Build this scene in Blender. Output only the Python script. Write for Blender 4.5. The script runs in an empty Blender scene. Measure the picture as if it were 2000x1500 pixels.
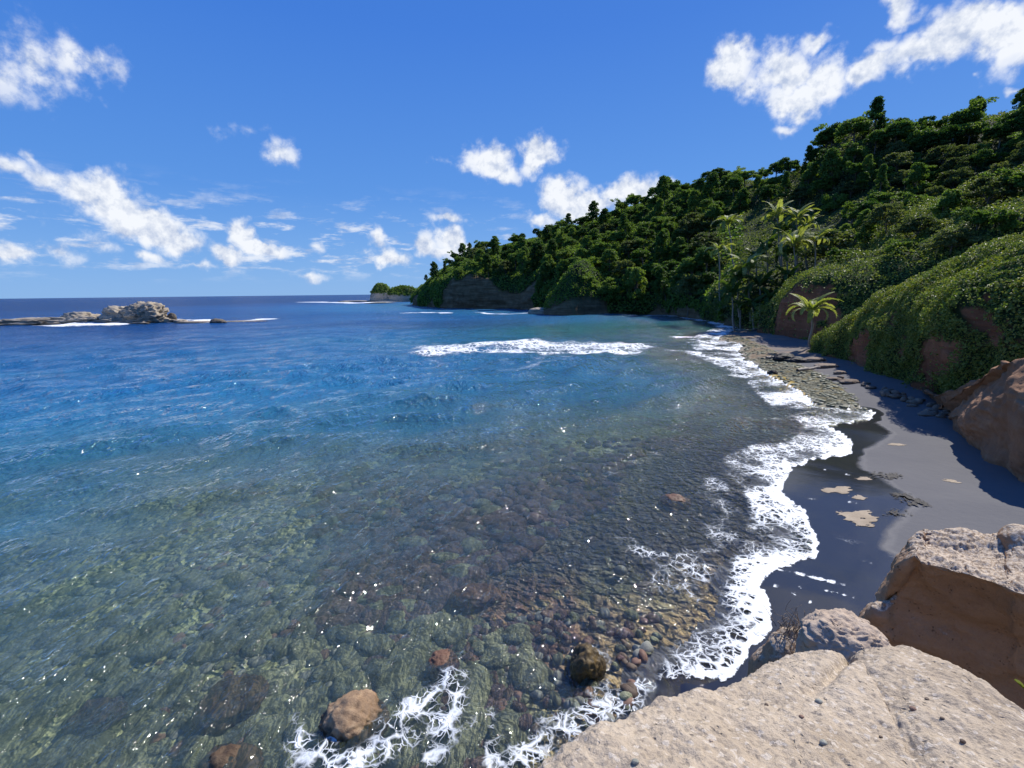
import bpy, math, random
import numpy as np
from mathutils import Matrix, Vector
random.seed(7); rng = np.random.default_rng(7)
R = math.radians
scene = bpy.context.scene
col = scene.collection

# ------------------------------------------------------------------ camera
FPX = 920.0; H = 8.0
PITCH = math.atan(178/FPX); ROLL = R(0.63)
fw = np.array([0, math.cos(PITCH), -math.sin(PITCH)])
up0 = np.array([0, math.sin(PITCH), math.cos(PITCH)]); rt0 = np.array([1., 0, 0])
rt = math.cos(ROLL)*rt0 - math.sin(ROLL)*up0
up = math.cos(ROLL)*up0 + math.sin(ROLL)*rt0
cd = bpy.data.cameras.new('camera'); cam = bpy.data.objects.new('camera', cd); col.objects.link(cam)
cd.sensor_width = 36; cd.lens = 36*FPX/2000; cd.clip_start = 0.05; cd.clip_end = 60000
cam.matrix_world = Matrix(((rt[0], up[0], -fw[0], 0), (rt[1], up[1], -fw[1], 0), (rt[2], up[2], -fw[2], H), (0, 0, 0, 1)))
scene.camera = cam
CP = np.array([0, 0, H])

def ray(px, py):
    return fw + (px-1000)/FPX*rt + (750-py)/FPX*up
def P(px, py, z=0.0):            # where the sight line meets the level z
    d = ray(px, py); t = (z-H)/d[2]
    return CP + t*d
def Q(px, py, Y):                # the point at forward distance Y
    d = ray(px, py); return CP + d*(Y/d[1])
def W(x, y, z): return np.array([x, y, z], float)
def GY(px, Y, z):                # column px, forward distance Y, height z
    t = Y*math.cos(PITCH) - (z-H)*math.sin(PITCH)
    return np.array([(px-1000)/FPX*t, Y, z])
def project(p):
    v = np.asarray(p, float) - CP; t = v@fw
    return 1000 + FPX*(v@rt)/t, 750 - FPX*(v@up)/t

# ------------------------------------------------------------------ world, sun, exposure
SUN_AZ = R(50); SUN_EL = R(46)
SUN = np.array([math.sin(SUN_AZ)*math.cos(SUN_EL), math.cos(SUN_AZ)*math.cos(SUN_EL), math.sin(SUN_EL)])
sd_ = bpy.data.lights.new('sun', 'SUN'); so = bpy.data.objects.new('sun', sd_); col.objects.link(so)
sd_.energy = 4.8; sd_.angle = R(0.53); sd_.color = (1.0, 0.955, 0.88)
so.rotation_euler = Vector(-SUN).to_track_quat('-Z', 'Y').to_euler(); so.location = (0, 0, 60)
vs = scene.view_settings
vs.view_transform = 'Standard'; vs.look = 'None'; vs.exposure = 0.32; vs.gamma = 1.0; vs.use_curve_mapping = False

world = bpy.data.worlds.new('World'); scene.world = world; world.use_nodes = True

class NT:
    """small helper for writing node trees"""
    def __init__(s, tree): s.t = tree; s.n = tree.nodes; s.l = tree.links
    def set(s, sock, v):
        if hasattr(v, 'is_output') or isinstance(v, bpy.types.NodeSocket): s.l.new(v, sock)
        elif v is not None: sock.default_value = v
    def node(s, kind, ins=None, **kw):
        n = s.n.new(kind)
        for k, v in kw.items(): setattr(n, k, v)
        for k, v in (ins or {}).items(): s.set(n.inputs[k], v)
        return n
    def math(s, op, a, b=None, c=None, clamp=False):
        n = s.n.new('ShaderNodeMath'); n.operation = op; n.use_clamp = clamp
        s.set(n.inputs[0], a)
        if b is not None: s.set(n.inputs[1], b)
        if c is not None: s.set(n.inputs[2], c)
        return n.outputs[0]
    def vmath(s, op, a, b=None, out=0, scale=None):
        n = s.n.new('ShaderNodeVectorMath'); n.operation = op
        s.set(n.inputs[0], a)
        if b is not None: s.set(n.inputs[1], b)
        if scale is not None: s.set(n.inputs['Scale'], scale)
        return n.outputs[out]
    def noise(s, vec, scale, detail=4, rough=0.55, dist=0.0, col=False):
        n = s.node('ShaderNodeTexNoise', {'Scale': scale, 'Detail': detail, 'Roughness': rough, 'Distortion': dist})
        if vec is not None: s.set(n.inputs['Vector'], vec)
        return n.outputs['Color' if col else 'Fac']
    def voro(s, vec, scale, feature='F1', rand=1.0, out='Distance'):
        n = s.node('ShaderNodeTexVoronoi', {'Scale': scale, 'Randomness': rand}, feature=feature)
        if vec is not None: s.set(n.inputs['Vector'], vec)
        return n.outputs[out]
    def ramp(s, fac, stops, interp='LINEAR'):
        n = s.n.new('ShaderNodeValToRGB'); n.color_ramp.interpolation = interp
        e = n.color_ramp.elements
        while len(e) < len(stops): e.new(0.5)
        for el, (p, c) in zip(e, stops):
            el.position = p; el.color = (c, c, c, 1) if isinstance(c, (int, float)) else (*c, 1)
        s.set(n.inputs[0], fac); return n.outputs[0]
    def mix(s, f, a, b, mode='MIX'):
        n = s.n.new('ShaderNodeMix'); n.data_type = 'RGBA'; n.blend_type = mode; n.clamp_factor = True
        s.set(n.inputs[0], f)
        for i, v in ((6, a), (7, b)):
            if isinstance(v, tuple): v = (*v, 1) if len(v) == 3 else v
            s.set(n.inputs[i], v)
        return n.outputs[2]
    def smooth(s, v, a, b):
        n = s.node('ShaderNodeMapRange', {0: v, 1: a, 2: b, 3: 0.0, 4: 1.0}, interpolation_type='SMOOTHSTEP')
        return n.outputs[0]
    def lin(s, v, a, b, c=0.0, d=1.0):
        return s.node('ShaderNodeMapRange', {0: v, 1: a, 2: b, 3: c, 4: d}).outputs[0]
    def attr(s, name, out='Fac'):
        return s.node('ShaderNodeAttribute', attribute_name=name).outputs[out]

def build_world():
    g = NT(world.node_tree); g.n.clear()
    sky = g.node('ShaderNodeTexSky', sky_type='NISHITA', sun_disc=False, sun_elevation=SUN_EL, sun_rotation=SUN_AZ,
                 altitude=0.0, air_density=1.0, dust_density=0.25, ozone_density=3.0)
    tc = g.n.new('ShaderNodeTexCoord'); D = tc.outputs['Generated']
    grade = g.ramp(g.lin(g.node('ShaderNodeSeparateXYZ', {0: D}).outputs[2], -0.02, 0.9), [(0, (2.5, 5.0, 8.9)), (.08, (1.9, 4.3, 8.8)), (.22, (1.0, 3.15, 8.3)), (.5, (.50, 2.15, 7.6)), (1, (.25, 1.4, 6.0))])
    skyc = g.mix(.88, sky.outputs[0], grade)
    # ---- clouds: (px, py, half width, half height, tilt deg, strength) in the photograph, turned into directions
    clouds = [(60,125,110,52,2,.62),(170,135,105,42,-14,.62),(0,140,90,45,0,.5),
      (545,300,50,28,0,.62),(480,255,40,12,-15,.3),(415,255,30,10,-20,.25),
      (20,320,60,24,-10,.75),(100,345,75,28,-25,.7),(195,375,80,42,-28,.95),(240,420,95,42,-30,1.1),(300,440,88,46,-22,1.2),(340,465,55,28,0,.9),
      (70,300,28,10,-50,.5),(20,485,70,20,-8,.85),(110,490,80,24,-14,.6),(200,480,60,26,-30,.45),(85,425,50,14,-60,.35),
      (290,500,46,17,0,.7),(380,512,110,14,0,.55),(480,465,34,32,-28,1.0),(515,490,62,20,-12,1.0),(450,495,42,17,-25,.9),(400,425,30,14,-30,.35),
      (612,485,22,12,0,.5),(733,466,24,20,0,.85),(755,505,52,22,-8,.9),(700,490,18,10,0,.4),(610,543,40,12,0,.6),(680,520,30,12,0,.4),
      (880,430,38,15,0,.75),(880,468,34,30,-10,.95),(835,480,30,24,30,.85),(880,492,60,18,0,.85),(935,437,26,9,0,.35),
      (955,312,58,32,-6,.98),(985,335,36,20,-10,.8),(1050,302,46,36,0,1.05),(860,318,34,9,0,.4),(1040,325,40,18,0,.6),
      (1105,385,48,36,-20,1.05),(1150,405,75,30,5,1.0),(1235,372,90,30,8,1.0),(1060,432,36,18,0,.8),(1300,350,40,18,10,.7),
      (1430,130,54,38,10,.95),(1530,145,66,42,0,1.0),(1615,155,72,38,8,1.0),(1560,190,90,30,5,.9),(1590,75,40,16,15,.7),(1470,170,50,26,0,.6),
      (1700,125,48,26,10,.95),(1790,105,72,36,10,1.0),(1870,65,92,46,8,1.1),(1960,75,92,48,8,1.05),(1740,25,50,17,0,.75),(1720,90,40,20,0,.6),
      (1540,240,36,15,5,.6),(1895,157,26,9,0,.5),(1990,160,16,9,0,.5),(1945,15,50,16,0,.4),
      (2250,150,160,60,5,1.0),(2500,300,160,60,5,.9),(-250,250,150,50,0,.8),(-380,430,150,50,0,.9),(1600,-300,200,60,0,.7),(600,-500,220,60,0,.6)]
    warp = g.vmath('SCALE', g.vmath('SUBTRACT', g.noise(D, 9.0, 3, .6, col=True), (0.5, 0.5, 0.5)), scale=0.07)
    warp2 = g.vmath('SCALE', g.vmath('SUBTRACT', g.noise(D, 42.0, 2, .6, col=True), (0.5, 0.5, 0.5)), scale=0.022)
    DW = g.vmath('ADD', D, g.vmath('ADD', warp, warp2))
    def field(vec):
        acc = None
        for (px, py, hw, hh, tilt, st) in clouds:
            d = ray(px, py); L = np.linalg.norm(d); d = d/L
            e1 = ray(px+10, py); e1 = e1/np.linalg.norm(e1) - d; sx = np.linalg.norm(e1)/10; e1 /= np.linalg.norm(e1)
            e2 = ray(px, py-10); e2 = e2/np.linalg.norm(e2) - d; sy = np.linalg.norm(e2)/10; e2 /= np.linalg.norm(e2)
            ct, s_ = math.cos(R(tilt)), math.sin(R(tilt))
            a = ct*e1 + s_*e2; b = -s_*e1 + ct*e2
            m = Matrix((a, b, d)).transposed()
            mp = g.node('ShaderNodeMapping', {'Location': tuple(d), 'Rotation': tuple(m.to_euler()), 'Scale': (hw*sx*1.34, hh*sy*1.42, 0.5), 'Vector': vec}, vector_type='TEXTURE')
            ln = g.vmath('LENGTH', mp.outputs[0], out=1)
            v = g.math('MULTIPLY_ADD', ln, -st, st)
            acc = v if acc is None else g.math('MAXIMUM', acc, v)
        return acc
    F = field(DW)
    n1 = g.noise(D, 24.0, 7, .62)
    n2 = g.noise(g.vmath('ADD', D, (0.0060, 0.0035, 0.0115)), 24.0, 4, .62)
    # thin broken streaks low over the horizon
    sep = g.node('ShaderNodeSeparateXYZ', {0: D}); el = sep.outputs[2]
    st_ = g.noise(g.vmath('MULTIPLY', D, (6.0, 6.0, 26.0)), 1.9, 6, .62)
    band = g.math('MULTIPLY', g.smooth(el, 0.018, 0.07), g.math('SUBTRACT', 1.0, g.smooth(el, 0.10, 0.21)))
    left = g.math('SUBTRACT', 1.0, g.smooth(sep.outputs[0], -0.25, 0.25))
    low = g.math('MULTIPLY', g.smooth(st_, 0.50, 0.66), g.math('MULTIPLY', band, g.math('MULTIPLY_ADD', left, .60, .18)))
    dens = g.math('ADD', F, g.math('MULTIPLY', g.math('SUBTRACT', n1, 0.5), 1.3))
    dens = g.smooth(dens, 0.14, 0.60)
    dens = g.math('MULTIPLY', dens, g.lin(F, 0.0, 0.62, 0.30, 1.0))
    dens = g.math('MAXIMUM', g.math('MULTIPLY', dens, 0.97), low, clamp=True)
    relief = g.math('SUBTRACT', n1, n2)
    lit = g.math('ADD', 0.62, g.math('MULTIPLY', relief, 3.4), clamp=True)
    lit = g.math('ADD', lit, g.math('MULTIPLY', dens, 0.18), clamp=True)
    cc = g.mix(lit, (4.2, 5.2, 7.4), (9.6, 9.9, 10.4))
    c = g.mix(dens, skyc, cc)
    bg = g.node('ShaderNodeBackground', {'Color': c, 'Strength': 0.078})
    out = g.n.new('ShaderNodeOutputWorld'); g.l.new(bg.outputs[0], out.inputs[0])
build_world()
try: world.cycles.sampling_method = 'MANUAL'; world.cycles.sample_map_resolution = 512
except Exception: pass
scene.cycles.max_bounces = 4; scene.cycles.diffuse_bounces = 2; scene.cycles.glossy_bounces = 2; scene.cycles.transmission_bounces = 2; scene.cycles.transparent_max_bounces = 8
scene.cycles.caustics_reflective = False; scene.cycles.caustics_refractive = False

# ------------------------------------------------------------------ numpy noise
def _h(ix, iy, iz, seed):
    n = (ix*73856093) ^ (iy*19349663) ^ (iz*83492791) ^ (seed*2654435)
    n = (n ^ (n >> 13)) & 0x7fffffff
    n = (n*(n*n*15731+789221)+1376312589) & 0x7fffffff
    return n/1073741824.0 - 1.0
def vnoise(x, y, z=None, seed=0):
    x = np.asarray(x, float); y = np.asarray(y, float)
    z = np.zeros_like(x) if z is None else np.asarray(z, float)
    ix = np.floor(x).astype(np.int64); iy = np.floor(y).astype(np.int64); iz = np.floor(z).astype(np.int64)
    fx, fy, fz = x-ix, y-iy, z-iz
    fx, fy, fz = [f*f*f*(f*(f*6-15)+10) for f in (fx, fy, fz)]
    r = 0
    for a in (0, 1):
        for b in (0, 1):
            for c in (0, 1):
                r = r + _h(ix+a, iy+b, iz+c, seed)*(fx if a else 1-fx)*(fy if b else 1-fy)*(fz if c else 1-fz)
    return r
def fbm(x, y, z=None, oct=4, seed=0, gain=.5, lac=2.03):
    r = 0; a = 1; f = 1; tot = 0
    for o in range(oct):
        r = r + a*vnoise(x*f+o*17.3, y*f-o*9.1, None if z is None else z*f+o*5.7, seed+o); tot += a; a *= gain; f *= lac
    return r/tot
def ridged(x, y, z=None, oct=4, seed=0):
    r = 0; a = 1; f = 1; tot = 0
    for o in range(oct):
        r = r + a*(1-np.abs(vnoise(x*f+o*7.7, y*f-o*3.1, None if z is None else z*f+o*2.7, seed+o))*2); tot += a; a *= .5; f *= 2.1
    return r/tot

# ------------------------------------------------------------------ mesh helpers
def mesh_from(name, V, F, smooth=True, attrs=None):
    me = bpy.data.meshes.new(name)
    V = np.asarray(V, np.float32); F = np.asarray(F, np.int32)
    me.vertices.add(len(V)); me.vertices.foreach_set('co', V.ravel())
    k = F.shape[1]
    me.loops.add(F.size); me.loops.foreach_set('vertex_index', F.ravel())
    me.polygons.add(len(F)); me.polygons.foreach_set('loop_start', np.arange(len(F), dtype=np.int32)*k)
    me.polygons.foreach_set('use_smooth', np.full(len(F), smooth))
    for n, a in (attrs or {}).items():
        at = me.attributes.new(n, 'FLOAT', 'POINT'); at.data.foreach_set('value', np.asarray(a, np.float32).ravel())
    me.update(calc_edges=True); me.validate()
    return me
def link(name, me, mat=None, parent=None, loc=None, **props):
    o = bpy.data.objects.new(name, me); col.objects.link(o)
    if mat is not None and me is not None and not me.materials: me.materials.append(mat)
    if parent is not None: o.parent = parent
    if loc is not None: o.location = tuple(loc)
    for k, v in props.items(): o[k] = v
    return o
def empty(name, loc=(0,0,0), rotz=0, **props):
    o = link(name, None, loc=loc, **props); o.rotation_euler = (0, 0, rotz); o.empty_display_size = .3; return o
def copy_tree(o, loc=None, rot=None, scale=None, **props):
    c = o.copy(); col.objects.link(c)
    if loc is not None: c.location = tuple(loc)
    if rot is not None: c.rotation_euler = rot
    if scale is not None: c.scale = scale
    for k, v in props.items(): c[k] = v
    for ch in list(o.children):
        d = ch.copy(); col.objects.link(d); d.parent = c
        for g_ in list(ch.children):
            e = g_.copy(); col.objects.link(e); e.parent = d
    return c
def grid_faces(nu, nv, closed=False):
    i, j = np.meshgrid(np.arange(nu-1), np.arange(nv-1), indexing='ij')
    a = (i*nv+j).ravel(); F = np.stack([a, a+nv, a+nv+1, a+1], 1)
    if closed:
        j = np.arange(nv-1); a = (nu-1)*nv+j; b = j
        F = np.vstack([F, np.stack([a, b, b+1, a+1], 1)])
    return F
def catmull(pts, n, uniform=False):
    pts = np.asarray(pts, float)
    seg = np.linalg.norm(np.diff(pts, axis=0), axis=1) if not uniform else np.ones(len(pts)-1)
    p = np.vstack([2*pts[0]-pts[1], pts, 2*pts[-1]-pts[-2]])
    u = np.linspace(0, len(pts)-1-1e-6, n); k = u.astype(int); f = (u-k)[:, None]
    p0, p1, p2, p3 = p[k], p[k+1], p[k+2], p[k+3]
    return .5*((2*p1)+(-p0+p2)*f+(2*p0-5*p1+4*p2-p3)*f*f+(-p0+3*p1-3*p2+p3)*f**3)
def loft(rows, nu, nv):
    """rows: list of polylines with the same number of points -> (nu, nv, 3); u runs along rows, v across them"""
    rr = [catmull(r, nu, True) for r in rows]
    A = np.stack(rr, 0)                       # nrows, nu, 3
    out = np.zeros((nu, nv, 3))
    for i in range(nu): out[i] = catmull(A[:, i], nv, True)
    return out
def grid_normals(G):
    du = np.gradient(G, axis=0); dv = np.gradient(G, axis=1)
    n = np.cross(du, dv); n /= (np.linalg.norm(n, axis=2, keepdims=True)+1e-9); return n
def sample_grid(G, N, n, r=rng, vmin=0, vmax=1, umin=0, umax=1, weight=None):
    nu, nv, _ = G.shape
    du = G[1:, :-1]-G[:-1, :-1]; dv = G[:-1, 1:]-G[:-1, :-1]
    A = np.linalg.norm(np.cross(du, dv), axis=2)
    ii, jj = np.meshgrid(np.arange(nu-1)/(nu-1), np.arange(nv-1)/(nv-1), indexing='ij')
    A = A*((ii >= umin)&(ii <= umax)&(jj >= vmin)&(jj <= vmax))
    if weight is not None: A = A*weight[:-1, :-1]
    p = (A/A.sum()).ravel(); k = r.choice(len(p), n, p=p)
    i, j = k//(nv-1), k%(nv-1); a = r.random((n, 1)); b = r.random((n, 1))
    pos = G[i, j]*(1-a)*(1-b)+G[i+1, j]*a*(1-b)+G[i, j+1]*(1-a)*b+G[i+1, j+1]*a*b
    return pos, N[i, j], i/(nu-1), j/(nv-1)
def seg_dist(X, Y, poly, closed=False):
    """distance to a 2-D polyline and the parameter of the nearest spot"""
    best = np.full(X.shape, 1e9); tt = np.zeros(X.shape)
    q = list(poly)+([poly[0]] if closed else [])
    for k in range(len(q)-1):
        ax, ay = q[k][0], q[k][1]; bx, by = q[k+1][0], q[k+1][1]
        dx, dy = bx-ax, by-ay; L = dx*dx+dy*dy+1e-12
        t = np.clip(((X-ax)*dx+(Y-ay)*dy)/L, 0, 1)
        d = np.hypot(X-ax-t*dx, Y-ay-t*dy); m = d < best
        best = np.where(m, d, best); tt = np.where(m, k+t, tt)
    return best, tt
def inside(X, Y, poly):
    r = np.zeros(X.shape, bool); n = len(poly)
    for k in range(n):
        ax, ay = poly[k][0], poly[k][1]; bx, by = poly[(k+1) % n][0], poly[(k+1) % n][1]
        c = ((ay > Y) != (by > Y)); 
        with np.errstate(divide='ignore', invalid='ignore'):
            r ^= c & (X < (bx-ax)*(Y-ay)/(by-ay+1e-12)+ax)
    return r
def sst(x, a, b):
    t = np.clip((x-a)/(b-a), 0, 1); return t*t*(3-2*t)

# ------------------------------------------------------------------ materials
def new_mat(name):
    m = bpy.data.materials.new(name); m.use_nodes = True; g = NT(m.node_tree); g.n.clear()
    out = g.n.new('ShaderNodeOutputMaterial'); return m, g, out
def pos(g): return g.n.new('ShaderNodeNewGeometry').outputs['Position']

def leaf_mat(name, stops, trans=0.35, rough=0.42, hue_scale=0.08, tip=None):
    m, g, out = new_mat(name)
    ri = g.n.new('ShaderNodeNewGeometry').outputs['Random Per Island']
    oi = g.n.new('ShaderNodeObjectInfo').outputs['Random']
    patch = g.noise(pos(g), hue_scale, 3)
    f = g.math('ADD', g.math('MULTIPLY', ri, .45), g.math('ADD', g.math('MULTIPLY', patch, .55), g.math('MULTIPLY', oi, .5)))
    f = g.lin(f, .28, 1.15)
    c = g.ramp(f, stops)
    b = g.node('ShaderNodeBsdfPrincipled', {'Base Color': c, 'Roughness': rough+.18, 'Specular IOR Level': .18})
    t = g.node('ShaderNodeBsdfTranslucent', {'Color': g.mix(1.0, c, (1.35, 1.5, .55), 'MULTIPLY')})
    mx = g.node('ShaderNodeMixShader', {0: trans, 1: b.outputs[0], 2: t.outputs[0]})
    g.l.new(mx.outputs[0], out.inputs[0]); return m
M = {}
M['leaf_dark'] = leaf_mat('dark_leaves', [(0, (.027,.06,.015)), (.5, (.068,.125,.028)), (1, (.135,.20,.045))], .32)
M['leaf_mid'] = leaf_mat('green_leaves', [(0, (.055,.105,.022)), (.5, (.125,.195,.045)), (1, (.23,.29,.07))], .38)
M['leaf_bright'] = leaf_mat('bright_leaves', [(0, (.06,.105,.02)), (.5, (.11,.175,.034)), (1, (.18,.24,.055))], .38)
M['leaf_olive'] = leaf_mat('olive_leaves', [(0, (.055,.075,.028)), (.5, (.11,.135,.05)), (1, (.19,.205,.08))], .38)
M['leaf_creeper'] = leaf_mat('creeper_leaves', [(0, (.035,.065,.017)), (.35, (.09,.14,.034)), (.7, (.17,.215,.05)), (1, (.28,.28,.08))], .28, .34, .25)
M['leaf_yellow'] = leaf_mat('yellow_green_leaves', [(0, (.10,.14,.02)), (.6, (.20,.22,.03)), (1, (.32,.26,.03))], .35, .4, .4)
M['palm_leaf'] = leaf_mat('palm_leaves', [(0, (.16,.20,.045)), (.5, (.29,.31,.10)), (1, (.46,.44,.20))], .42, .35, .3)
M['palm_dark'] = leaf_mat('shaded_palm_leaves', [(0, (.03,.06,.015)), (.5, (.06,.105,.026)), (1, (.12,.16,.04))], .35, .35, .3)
M['dry_leaf'] = leaf_mat('dry_leaves', [(0, (.10,.07,.035)), (1, (.24,.18,.10))], .2)

def bark_mat(name, c1, c2, sc=6):
    m, g, out = new_mat(name); p = g.n.new('ShaderNodeTexCoord').outputs['Object']
    n = g.noise(g.vmath('MULTIPLY', p, (1, 1, 4)), sc, 5)
    b = g.node('ShaderNodeBsdfPrincipled', {'Base Color': g.mix(n, c1, c2), 'Roughness': .85})
    bm = g.node('ShaderNodeBump', {'Strength': .5, 'Distance': .03, 'Height': n}); g.l.new(bm.outputs[0], b.inputs['Normal'])
    g.l.new(b.outputs[0], out.inputs[0]); return m
M['bark'] = bark_mat('bark', (.07,.05,.035), (.22,.18,.14))
M['palm_bark'] = bark_mat('palm_bark', (.14,.12,.10), (.34,.30,.25), 4)
M['driftwood'] = bark_mat('driftwood', (.28,.23,.18), (.52,.46,.38), 5)
M['twig'] = bark_mat('dry_twig', (.10,.07,.05), (.26,.2,.15), 20)

def rock_mat(name, cols, scale=1.0, pit=1.0, strata=0.0, rough=.9, green=None, wetline=None, bump=.6, speck=0.0, top_cols=None):
    """cols: dark, mid, light"""
    m, g, out = new_mat(name); p = pos(g)
    big = g.noise(p, .35*scale, 5, .6); med = g.noise(p, 3.0*scale, 6, .65); fine = g.noise(p, 22*scale, 5, .7)
    f = g.math('ADD', g.math('MULTIPLY', big, .5), g.math('ADD', g.math('MULTIPLY', med, .35), g.math('MULTIPLY', fine, .25)))
    if strata:
        pz = g.vmath('MULTIPLY', p, (.06*strata, .06*strata, 1.1*strata))
        f = g.math('ADD', g.math('MULTIPLY', f, .6), g.math('MULTIPLY', g.noise(pz, 1.0*scale, 6, .6, .5), .42))
    c = g.ramp(g.lin(f, .32, .75), [(0, cols[0]), (.5, cols[1]), (1, cols[2])])
    pits = g.voro(g.vmath('ADD', p, g.vmath('SCALE', g.noise(p, 9*scale, 2, col=True), scale=.12/scale)), 11*scale)
    pm = g.math('MULTIPLY', g.math('SUBTRACT', 1, g.smooth(pits, .05, .28)), g.smooth(g.noise(p, 2.2*scale, 3), .5, .62))
    c = g.mix(g.math('MULTIPLY', pm, .55*pit), c, tuple(.35*x for x in cols[0]))
    if speck:
        sp = g.voro(p, 26*scale, out='Color'); sv = g.node('ShaderNodeSeparateColor', {0: sp}).outputs[0]
        c = g.mix(g.math('MULTIPLY', g.smooth(sv, .86, .9), speck), c, (.10,.09,.085))
        c = g.mix(g.math('MULTIPLY', g.math('SUBTRACT', 1, g.smooth(sv, .07, .11)), speck), c, (.72,.66,.58))
    if top_cols:      # paler colours mixed in on the faces that look up
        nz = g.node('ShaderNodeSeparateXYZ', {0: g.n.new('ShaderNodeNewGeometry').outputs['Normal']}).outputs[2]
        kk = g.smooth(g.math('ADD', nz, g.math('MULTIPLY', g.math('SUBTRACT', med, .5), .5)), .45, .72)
        cc_ = g.mix(g.smooth(g.noise(p, 26, 4, .7), .40, .58), top_cols[0], top_cols[1]); c = g.mix(kk, c, cc_)
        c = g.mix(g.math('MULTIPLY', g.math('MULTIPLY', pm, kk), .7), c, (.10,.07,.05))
    if wetline is not None:
        z = g.node('ShaderNodeSeparateXYZ', {0: p}).outputs[2]
        w = g.math('SUBTRACT', 1, g.smooth(g.math('ADD', z, g.math('MULTIPLY', med, wetline*.8)), wetline*.6, wetline*1.4))
        c = g.mix(g.math('MULTIPLY', w, .75), c, tuple(.3*x for x in cols[0]))
    h = g.math('ADD', g.math('ADD', g.math('MULTIPLY', med, .6), g.math('MULTIPLY', fine, .22)), g.math('MULTIPLY', pm, -.35*pit))
    bm = g.node('ShaderNodeBump', {'Strength': bump, 'Distance': .12/scale, 'Height': h})
    b = g.node('ShaderNodeBsdfPrincipled', {'Base Color': c, 'Roughness': rough, 'Specular IOR Level': .25, 'Normal': bm.outputs[0]})
    g.l.new(b.outputs[0], out.inputs[0]); return m
M['fore_rock'] = rock_mat('sunlit_tuff', ((.24,.185,.13), (.42,.34,.25), (.58,.485,.37)), 2.2, .6, 0, .95, bump=1.0, speck=.38)
M['big_rock'] = rock_mat('brown_tuff', ((.17,.085,.04), (.34,.20,.11), (.48,.32,.20)), 2.2, 1.0, .35, .93, bump=.9, top_cols=((.27,.20,.14), (.56,.46,.35)))
M['pit_rock'] = rock_mat('pitted_tuff', ((.28,.20,.14), (.46,.36,.27), (.62,.53,.43)), 3.4, 1.3, 0, .95, bump=1.0)
M['red_rock'] = rock_mat('red_brown_rock', ((.15,.07,.035), (.27,.145,.08), (.42,.26,.15)), .8, .6, 1.0, .93, bump=.8)
M['sea_rock'] = rock_mat('pale_sea_rock', ((.15,.12,.09), (.38,.32,.24), (.58,.51,.41)), .22, 1.0, 1.6, .9, wetline=.4, bump=1.0)
M['dark_sea_rock'] = rock_mat('dark_sea_rock', ((.05,.04,.03), (.12,.10,.075), (.24,.20,.15)), .22, 1.0, 1.6, .8, wetline=.7, bump=1.0)
M['tan_boulder'] = rock_mat('tan_boulder', ((.12,.07,.04), (.29,.19,.11), (.50,.38,.24)), 3.4, 1.6, 0, .6, wetline=.12, bump=1.0)
M['weed_boulder'] = rock_mat('weedy_boulder', ((.02,.015,.01), (.07,.05,.025), (.32,.20,.05)), 3.0, 1.2, 0, .4, bump=1.0)
M['red_boulder'] = rock_mat('reddish_boulder', ((.05,.025,.018), (.13,.065,.04), (.24,.14,.09)), 3.0, 1.2, 0, .45, bump=1.0)
M['grey_stone'] = rock_mat('grey_stone', ((.13,.13,.11), (.24,.24,.20), (.38,.37,.31)), 3.0, .5, 0, .6, bump=.6)
M['beach_rock'] = rock_mat('beach_rock', ((.09,.065,.045), (.20,.15,.11), (.34,.27,.20)), 1.4, .8, 0, .85, bump=.9)
M['black_rock'] = rock_mat('black_rock', ((.012,.011,.011), (.035,.032,.03), (.08,.07,.06)), 2, 1, 0, .7, bump=.9)

def weed_stone(name, cols):
    m, g, out = new_mat(name); p = pos(g)
    n1 = g.noise(p, 1.6, 4, .6); n2 = g.noise(p, 9, 5, .7); n3 = g.noise(p, .35, 3)
    f = g.math('ADD', g.math('MULTIPLY', n1, .4), g.math('ADD', g.math('MULTIPLY', n2, .45), g.math('MULTIPLY', n3, .25)))
    c = g.ramp(g.lin(f, .38, .74), [(i/(len(cols)-1), k) for i, k in enumerate(cols)])
    bm = g.node('ShaderNodeBump', {'Strength': 1.0, 'Distance': .08, 'Height': n2})
    b = g.node('ShaderNodeBsdfPrincipled', {'Base Color': c, 'Roughness': .9, 'Specular IOR Level': .1, 'Normal': bm.outputs[0]})
    g.l.new(b.outputs[0], out.inputs[0]); return m
def soil_mat(name, base, grn, amount=.5, cliff=None, cliffz=None):
    m, g, out = new_mat(name); p = pos(g)
    n = g.noise(p, .4, 5, .6); n2 = g.noise(p, .11, 4); st = g.noise(g.vmath('MULTIPLY', p, (.10, .10, 1.2)), .8, 6, .6, .6)
    rock = g.ramp(g.math('ADD', g.math('MULTIPLY', st, .6), g.math('MULTIPLY', n, .4)), [(.3, base[0]), (.5, base[1]), (.72, base[2])])
    green = g.ramp(n, [(.3, grn[0]), (.7, grn[1])])
    if cliffz is not None:
        z = g.node('ShaderNodeSeparateXYZ', {0: p}).outputs[2]
        k = g.smooth(g.math('ADD', z, g.math('MULTIPLY', g.math('SUBTRACT', n2, .5), 10.0)), cliffz, cliffz+3)
    else: k = g.attr('green')
    c = g.mix(k, rock, green)
    bm = g.node('ShaderNodeBump', {'Strength': .8, 'Distance': .5, 'Height': g.math('ADD', n, st)})
    b = g.node('ShaderNodeBsdfPrincipled', {'Base Color': c, 'Roughness': .95, 'Specular IOR Level': .15, 'Normal': bm.outputs[0]})
    g.l.new(b.outputs[0], out.inputs[0]); return m
M['reef_green'] = weed_stone('green_weedy_reef', ((.045,.045,.035), (.17,.18,.115), (.31,.32,.21), (.50,.49,.36)))
M['reef_brown'] = weed_stone('brown_weedy_reef', ((.035,.025,.03), (.12,.08,.065), (.18,.13,.135), (.34,.26,.15)))
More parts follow.
